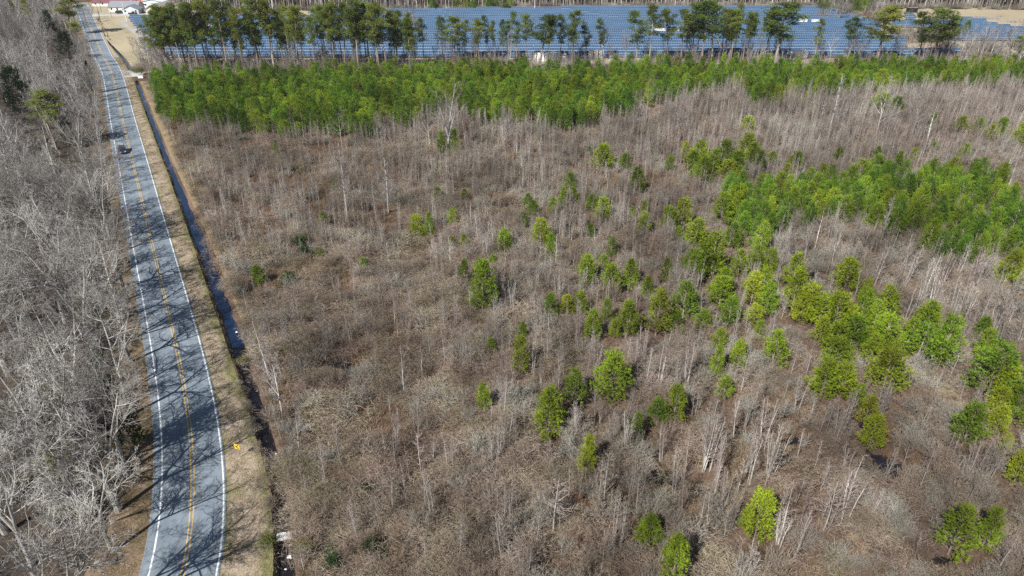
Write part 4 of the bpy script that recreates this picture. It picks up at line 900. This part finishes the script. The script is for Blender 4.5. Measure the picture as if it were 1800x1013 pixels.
# ------------------------------------------------------------------ far forest edge
def far_tree(seed, H=24, crown=False):
    R = random.Random(seed); T, B = MB(), MB(); p = Vector((0,0,0)); d = UP.copy()
    for i in range(6):
        q = p+d*H/6; T.tube(p, q, .26*(1-i/7), .26*(1-(i+1)/7), 5); p = q; d = (d+Vector((R.gauss(0,.02),R.gauss(0,.02),0))).normalized()
    for k in range(34):
        z = H*R.uniform(.3,1); a = R.uniform(0,6.28); L = R.uniform(1,3.2)*(1.25-z/H); dd_ = Vector((math.cos(a), math.sin(a), R.uniform(.3,1.4))).normalized(); o = Vector((0,0,z))
        T_ = B; T_.tube(o, o+dd_*L, .05, .02, 3)
        for _ in range(8):
            e = (dd_+rv(R)*.7).normalized(); s = o+dd_*L*R.uniform(.3,1); B.blade(s, s+e*R.uniform(.6,1.5), .07, side_of(e, R))
    return T, B
FT = [both(*far_tree(800+i, h), 'far_tree', M['grey_bark'], M['far_twig']) for i, h in enumerate((24,22,26))]
FT2 = [both(*tall_pine(820+i, 24, .5, 2.6, 26, 1), 'far_pine', M['pine_bark'], M['tall_pine']) for i in range(2)]
Rf = np.random.RandomState(3); ft = []
xx = 300.0
while xx < 1830: ft.append((xx, np.interp(xx, [300,700,835,985,1440,1560,1700,1830], [18,20,17,14.5,13,15,16,19]) - Rf.uniform(0, 2.2))); xx += Rf.uniform(5, 9)
for n, (x, y) in enumerate(ft[:230]):
    green = (x > 1700 and Rf.rand() < .6) or Rf.rand() < .15
    pr = FT2[Rf.randint(2)] if green else FT[Rf.randint(3)]; X, Y = G(x, y); s = Rf.uniform(.8,1.1)
    sec = "behind the left pines" if x < 735 else "behind the middle panels" if x < 1100 else "behind the right pines" if x < 1440 else "beyond the tan field"
    k = 1+sum(1 for q in ft[:n] if (q[0] < 735) == (x < 735) and (q[0] < 1100) == (x < 1100) and (q[0] < 1440) == (x < 1440))
    if k > 89: sec += " far end"; k -= 60
    t = thing('forest_pine_tree' if green else 'forest_tree', (X, Y, 0), "%s trunk in the far forest edge %s, %s from left" % ("green-topped" if green else "pale bare", sec, ordn(k)), 'tree', 'trees of the far forest edge', Rf.uniform(0,6.28), (s, s, s))
    linkpart('trunk', pr[0], t); linkpart('crown', pr[1], t)
P = []; Pg = []
for _ in range(3600):
    x = Rf.uniform(-100, 1950); yb = float(np.interp(x, [-100,120,300,700,835,985,1440,1560,1700,1950], [4,0,16,18,15,12.5,11,13,14,17])); X, Y = G(x, yb); Y += 1+Rf.rand()**1.3*75; X *= 1+0*Y
    if x < 300: Y += 30
    (P if Rf.rand() > .3 else Pg).append((X, Y, 0, Rf.uniform(0,6.28), .02, Rf.uniform(.8,1.15), Rf.uniform(.8,1.1)))
stuff('far_forest', J(FT), P, 'dark grey bare forest closing the far side of the fields', 'forest')
stuff('far_forest_evergreens', J(FT2), Pg, 'dark evergreens mixed through the far forest', 'forest')
P = []
for _ in range(900):
    x = Rf.uniform(300, 1900); yb = float(np.interp(x, [300,700,835,985,1440,1560,1700,1950], [18.5,20.5,17.5,15,13.5,15.5,16.5,19.5])); X, Y = G(x, yb); Y += Rf.uniform(-1,10)
    P.append((X, Y, 0, Rf.uniform(0,6.28), .03, Rf.uniform(1.0,1.6), Rf.uniform(.6,1.4)))
stuff('forest_edge_brush', SHRUB, P, 'tan and grey brush along the foot of the far forest', 'brush')

# ------------------------------------------------------------------ homes, poles, vehicles at the top left
def house(x, y, W, D, wh, rh, rz, wall, roof, label, name='house', chimney=False, gable_front=False, wins=4):
    X, Y = G(x, y); t = thing(name, (X, Y, 0), label, 'house', None, rz)
    if gable_front:
        prof = [(-W/2,0),(W/2,0),(W/2,wh),(0,wh+rh),(-W/2,wh)]
        b = MB(); b.prism(prof, -D/2, D/2); b.obj('wall', wall, t)
        b = MB()
        for s in (-1,1):
            a, c = (s*(W/2+.45), wh-.28), (0, wh+rh+.04)
            b.v += []; k = len(b.v)
            for yy in (-D/2-.5, D/2+.5):
                b.v += [(a[0], yy, a[1]), (c[0], yy, c[1]), (c[0], yy, c[1]+.16), (a[0], yy, a[1]+.16)]
            for f in ((0,1,2,3),(7,6,5,4),(0,4,5,1),(3,2,6,7),(0,3,7,4),(1,5,6,2)): b.f.append(tuple(k+i for i in f)); b.m.append(0)
        rf = b.obj('roof', roof, t)
    else:
        prof = [(-D/2,0),(D/2,0),(D/2,wh),(0,wh+rh),(-D/2,wh)]
        b = MB(); b.prism(prof, -W/2, W/2); b.v = [(q[1], q[0], q[2]) for q in b.v]; b.f = [tuple(reversed(f)) for f in b.f]; b.obj('wall', wall, t)
        b = MB()
        for s in (-1,1):
            k = len(b.v); a, c = (s*(D/2+.45), wh-.28), (0, wh+rh+.04)
            for xx_ in (-W/2-.5, W/2+.5): b.v += [(xx_, a[0], a[1]), (xx_, c[0], c[1]), (xx_, c[0], c[1]+.16), (xx_, a[0], a[1]+.16)]
            for f in ((0,1,2,3),(7,6,5,4),(0,4,5,1),(3,2,6,7),(0,3,7,4),(1,5,6,2)): b.f.append(tuple(k+i for i in f)); b.m.append(0)
        rf = b.obj('roof', roof, t)
    if chimney: b = MB(); b.box((W*.2,.6,wh+rh+.3), (.7,.7,1.4)); b.obj('chimney', M['concrete'], rf)
    for i in range(wins):
        xw = -W/2 + W*(i+.5)/wins
        if i == wins//2: b = MB(); b.box((xw,-D/2-.03,1.05), (1.0,.06,2.1)); b.obj('door', M['white'] if wall != M['white'] else M['wood'], t); continue
        b = MB(); b.box((xw,-D/2-.03,1.55), (1.15,.06,1.35)); fr = b.obj('window', M['white'], t)
        b = MB(); b.box((xw,-D/2-.065,1.55), (.95,.02,1.15)); b.obj('pane', M['glass'], fr)
    return t
def cl(n, c, r=.85): return mat(n, c, r)
wt, gy, rd, bl, tn, mr = cl('wall_white',(.75,.74,.72)), cl('roof_grey',(.22,.23,.25)), cl('red_paint',(.42,.07,.05)), cl('wall_pale_blue',(.62,.70,.72)), cl('wall_tan',(.50,.45,.38)), cl('roof_maroon',(.20,.07,.085))
gt = cl('roof_taupe',(.28,.25,.24)); bw_ = cl('wall_bluegrey',(.55,.60,.62))
house(224,19,17,9,2.7,2.6,.0,wt,gy,"white house with grey roof nearest the side road, larger wing",chimney=True,wins=5)
house(235,23.5,9,6,2.6,1.9,.0,bw_,gy,"pale gabled wing with a row of windows facing the road",gable_front=True,wins=3,name='house_wing')
house(206,9.5,26,9,2.3,1.6,.0,wt,mr,"long white building with a maroon roof",wins=6,name='long_building')
house(240,9,11,7,2.6,1.2,.05,rd,rd,"red shed beside the maroon-roofed building",name='shed',wins=3)
house(273,11.5,14,9,3.4,1.0,.0,bl,bl,"pale blue-white metal building behind the tan house",name='metal_building',gable_front=True,wins=2)
house(292,24,17,12,2.8,3.4,-.35,tn,gt,"tan house with a taupe gabled roof beside the pines",gable_front=True,wins=3)
def vehicle(name, X, Y, rz, body, label, kind='car', L=4.7, W=1.85, cat='car'):
    t = thing(name, (X, Y, .06), label, cat, None, rz)
    h = 1.0 if kind != 'van' else 1.1
    if kind == 'pickup': bodyp = [(-L/2,.35),(L/2,.35),(L/2+.02,.75),(L/2-.15,1.0),(L/2-1.4,1.08),(-L/2,1.08),(-L/2-.03,.7)]; cab = [(-.35,1.08),(L/2-1.35,1.08),(L/2-2.0,1.72),(-.2,1.75)]
    elif kind == 'suv': bodyp = [(-L/2,.35),(L/2,.35),(L/2+.03,.7),(L/2-.1,.95),(L/2-1.25,1.08),(-L/2+.05,1.1),(-L/2-.03,.7)]; cab = [(-L/2+.08,1.1),(L/2-1.2,1.08),(L/2-1.85,1.68),(-L/2+.4,1.72)]
    else: bodyp = [(-L/2,.32),(L/2,.32),(L/2+.03,.62),(L/2-.1,.82),(L/2-1.2,.95),(-L/2+.7,.98),(-L/2,.88),(-L/2-.03,.6)]; cab = [(-L/2+.55,.97),(L/2-1.1,.94),(L/2-1.95,1.42),(-L/2+1.3,1.44)]
    b = MB(); b.prism(bodyp, -W/2, W/2); o = b.obj('body', body, t); bv = o.modifiers.new("b", 'BEVEL'); bv.width = .07; bv.segments = 2
    zt = cab[2][1]
    b = MB(); k = 0
    for yy, ins in ((-W/2+.06, .16), (W/2-.06, -.16)):
        b.v += [(cab[0][0], yy, cab[0][1]), (cab[1][0], yy, cab[1][1]), (cab[2][0], yy+ins, cab[2][1]), (cab[3][0], yy+ins, cab[3][1])]
    for f in ((0,1,2,3),(7,6,5,4),(1,5,6,2),(0,3,7,4)): b.f.append(f); b.m.append(0)
    b.obj('windows', M['glass'], t)
    b = MB(); b.box(((cab[2][0]+cab[3][0])/2, 0, zt+.03), (abs(cab[2][0]-cab[3][0])+.12, W-.40, .07), taper=.94); b.obj('roof', body, t)
    for sx_ in (-L/2+.85, L/2-.9):
        for sy_ in (-1, 1):
            b = MB(); b.capped((sx_, sy_*(W/2-.2), .34), (sx_, sy_*(W/2+.02), .34), .34, .34, 14); wv = b.obj('wheel', M['rubber'], t)
            b = MB(); b.capped((sx_, sy_*(W/2), .34), (sx_, sy_*(W/2+.035), .34), .2, .2, 10); b.obj('rim', M['steel'], wv)
    for sy_ in (-.6, .6):
        b = MB(); b.box((L/2-.02, sy_, .72), (.1,.36,.18)); b.obj('headlight', M['white'], t)
        b = MB(); b.box((-L/2+.0, sy_, .8), (.1,.3,.2)); b.obj('tail_light', M['red_lamp'], t)
    return t
M['red_lamp'] = mat('red_lamp', (.4,.02,.02), .3)
def carpaint(n, c): return mat(n, c, .25, .3, .5)
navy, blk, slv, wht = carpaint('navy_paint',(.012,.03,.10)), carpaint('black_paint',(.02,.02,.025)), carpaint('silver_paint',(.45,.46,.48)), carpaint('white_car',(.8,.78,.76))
cx, cy = G(218.5, 268); s_ = float((road_x(cy+1)-road_x(cy-1))/2); cx = float(road_off(-1.75)(cy))
v = vehicle('car', cx, cy, math.atan2(-1, -s_), navy, "dark blue car driving toward the camera on the road", 'suv')
b = MB(); b.box((-1.35,0,1.83), (1.15,1.25,.12), taper=.92); b.obj('roof_panel', wht, v)  # added white slab, paints the bright reflection on the rear of the roof
for (x, y, rz, bd, kd, lb, ct) in [(211.5,24,.1,blk,'suv',"black vehicle parked left of the gabled wing",'car'),(234,26,.05,blk,'pickup',"black pickup truck parked before the gabled wing",'pickup truck'),(246.5,22.5,1.2,blk,'suv',"dark vehicle parked beside the gabled wing",'car'),(255.5,22.5,.1,slv,'car',"dark grey car parked right of the gabled wing",'car'),(265.6,15,.1,slv,'car',"silver car parked on grass behind the others",'car'),(274,27,.9,blk,'car',"dark car at the tan house corner",'car'),(257.5,6,.1,wht,'suv',"white vehicle parked beside the red shed",'car')]:
    X, Y = G(x, y); vehicle('parked_car' if kd != 'pickup' else 'pickup_truck', X, Y, rz, bd, lb, kd, cat=ct)
def pole(x, yb, H, label, rz=0, m='wood', arm=True):
    X, Y = G(x, yb); t = thing('utility_pole', (X, Y, 0), label, 'utility pole', 'utility poles', rz)
    b = MB(); b.capped((0,0,0), (0,0,H), .17, .11, 8); b.obj('pole', M[m], t)
    if arm:
        b = MB(); b.box((0,.14,H-.6), (2.2,.12,.14)); ca = b.obj('crossarm', M[m], t)
        b = MB(); [b.capped((q,.14,H-.53), (q,.14,H-.35), .05, .05, 6) for q in (-1,0,1)]; b.obj('insulator', M['white'], ca)
    return (X, Y, H)
p1 = pole(184,64,11.5,"dark utility pole standing on the lawn by the road",.5); p2 = pole(150,33,11.5,"thin utility pole by the side road junction",.5)
p3 = pole(223,38,10,"pale pole at the corner of the solar field",.5,'white',False); p4 = pole(175,30,10,"pale thin pole on the lawn before the houses",.3,'steel'); p5 = pole(197,33,9,"pale pole between the lawn and side road",.3,'steel')
p6 = pole(940,20.5,16,"tall white pole before the far forest, middle",0,'white'); p7 = pole(1383,13.8,16,"tall white pole before the far forest, right",0,'white'); p8 = pole(480,19,16,"tall white pole before the far forest, left",0,'white')
def wires(a, b, label):
    w = MB(); n = 14
    for o in (-.9, 0, .9):
        P_ = [Vector((a[0]+(b[0]-a[0])*i/n+o*.5, a[1]+(b[1]-a[1])*i/n+o*.8, a[2]-.4+(b[2]-a[2])*i/n-4*1.6*(i/n)*(1-i/n))) for i in range(n+1)]
        for q, r in zip(P_, P_[1:]): w.tube(q, r, .03, .03, 3)
    tag(w.obj('power_line', M['steel']), label, 'power line', 'power lines')
wires(p1, p2, "thin wires strung between the two roadside poles"); wires(p8, p6, "thin wires from the left to middle white pole"); wires(p6, p7, "thin wires from the middle to right white pole")
X, Y = G(178, 21); t = thing('bare_yard_tree', (X, Y, 0), "dark bare tree on the lawn left of the houses", 'tree'); linkpart('trunk', PR['hard'][0][0], t); linkpart('branches', PR['hard'][0][1], t); t.scale = (.65,)*3
for n, (x, y, k) in enumerate(((138,50,2),(150,58,4),(163,40,0),(315,24,5),(330,22,3),(128,20,1))):
    X, Y = G(x, y); t = thing('bare_yard_tree', (X, Y, 0), "grey bare tree %s" % ("at the road's far bend, left one", "at the road's far bend, right one", "small, between road end and side road", "behind the tan house, left one", "behind the tan house, right one", "at the top left beyond the woods")[n], 'tree'); linkpart('trunk', PR['hard'][k][0], t); linkpart('branches', PR['hard'][k][1], t); t.scale = (.6,)*3

# ------------------------------------------------------------------ roadside things
X, Y = G(422.2, 804.4); t = thing('chevron_sign', (X, Y, 0), "yellow road sign with black chevron beside the curve", 'road sign', None, math.radians(-14))
b = MB(); b.box((0,0,1.0), (.07,.05,2.1)); b.obj('post', M['steel'], t)
b = MB(); b.box((-.02,-.05,1.72), (.68,.02,.72)); pn = b.obj('panel', M['yellow'], t)
b = MB(); w = .15
for (p_, q_) in (((-.02,1.72), None),):
    zc = 1.72; tip = -.25; e = .10; th = .18
    b.poly([(tip,-.064,zc),(e,-.064,zc-.28),(e+th,-.064,zc-.28),(tip+th,-.064,zc)]); b.poly([(tip,-.064,zc),(tip+th,-.064,zc),(e+th,-.064,zc+.28),(e,-.064,zc+.28)])
b.obj('chevron', M['black'], pn)
# culvert
X, Y = float(ditch_x(257.2)), 257.2; t = thing('culvert_pipe', (X, Y, 0), "black culvert pipe where the ditch meets the driveway", 'pipe', None, .5)
b = MB(); n = 20
for r_, y0, y1 in ((.62,-.6,2.0),): b.tube((0,y0,-.62), (0,y1,-.62), r_, r_, n); b.tube((0,y0,-.62), (0,y1,-.62), r_-.08, r_-.08, n)
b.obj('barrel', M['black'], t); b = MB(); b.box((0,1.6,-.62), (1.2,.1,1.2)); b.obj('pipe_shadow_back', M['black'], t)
X, Y = G(248.5, 137); t = thing('concrete_headwall', (X, Y, 0), "white concrete block beside the culvert", 'concrete block')
b = MB(); b.box((0,0,.45), (1.8,1.1,.9), taper=.96); b.obj('block', M['white'], t); b = MB(); b.box((0,0,.94), (1.9,1.2,.08)); b.obj('cap', M['concrete'], t)
# white sheets dumped across the ditch
for n, (x, y, w, d_, rz, tl, lb) in enumerate([(500.5,941,1.55,.50,.22,.06,"upper white board lying across the ditch"),(500,948,1.5,.42,.16,-.05,"lower white board lying across the ditch"),(505,945,.9,.35,.5,.1,"short white board between the two larger boards")]):
    X, Y = G(x, y); b = MB(); b.box((0,0,0), (w, d_, .05)); b.v = [(a+.04*math.sin(9*b_), b_, c) for a, b_, c in b.v]
    o = b.obj('white_board', M['white']); o.location = (X, Y, .12-.05*n); o.rotation_euler = (tl*2, tl, rz); tag(o, lb, 'board', 'white boards in the ditch')
for n, (x, y, s, lb) in enumerate([(508.5,978,.34,"small white lump below the boards in the ditch"),(511,957,.22,"pale scrap just under the white boards"),(485,797,.16,"tiny white scrap in the dark ditch above"),(502,1000,.14,"tiny white scrap at the bottom of the ditch"),(416,583,.22,"small white scrap in the ditch beside the long curve")]):
    X, Y = G(x, y); R = random.Random(n); b = MB(); b.box((0,0,0), (s*1.6,s,s*.5), taper=.6)
    b.v = [(a+R.uniform(-.2,.2)*s, b_+R.uniform(-.2,.2)*s, c) for a, b_, c in b.v]
    o = b.obj('litter_scrap', M['white']); o.location = (X, Y, -.05); tag(o, lb, 'litter', 'white litter in the ditch')
b = MB(); b.box((0, 850, 42), (5600, 2300, 86)); hz = b.obj('haze', None); hm = bpy.data.materials.new('haze_air'); hm.use_nodes = True
hn = hm.node_tree; hn.nodes.remove(hn.nodes["Principled BSDF"]); pv = hn.nodes.new("ShaderNodeVolumePrincipled"); pv.inputs["Density"].default_value = 0.00008; pv.inputs["Color"].default_value = (0.85, 0.9, 1.0, 1); pv.inputs["Anisotropy"].default_value = 0.2
hn.links.new(pv.outputs[0], hn.nodes["Material Output"].inputs["Volume"]); hz.data.materials.clear(); hz.data.materials.append(hm)
tag(hz, 'thin pale air over the far fields', 'haze', kind='stuff')
print("OBJECTS", len(bpy.data.objects))
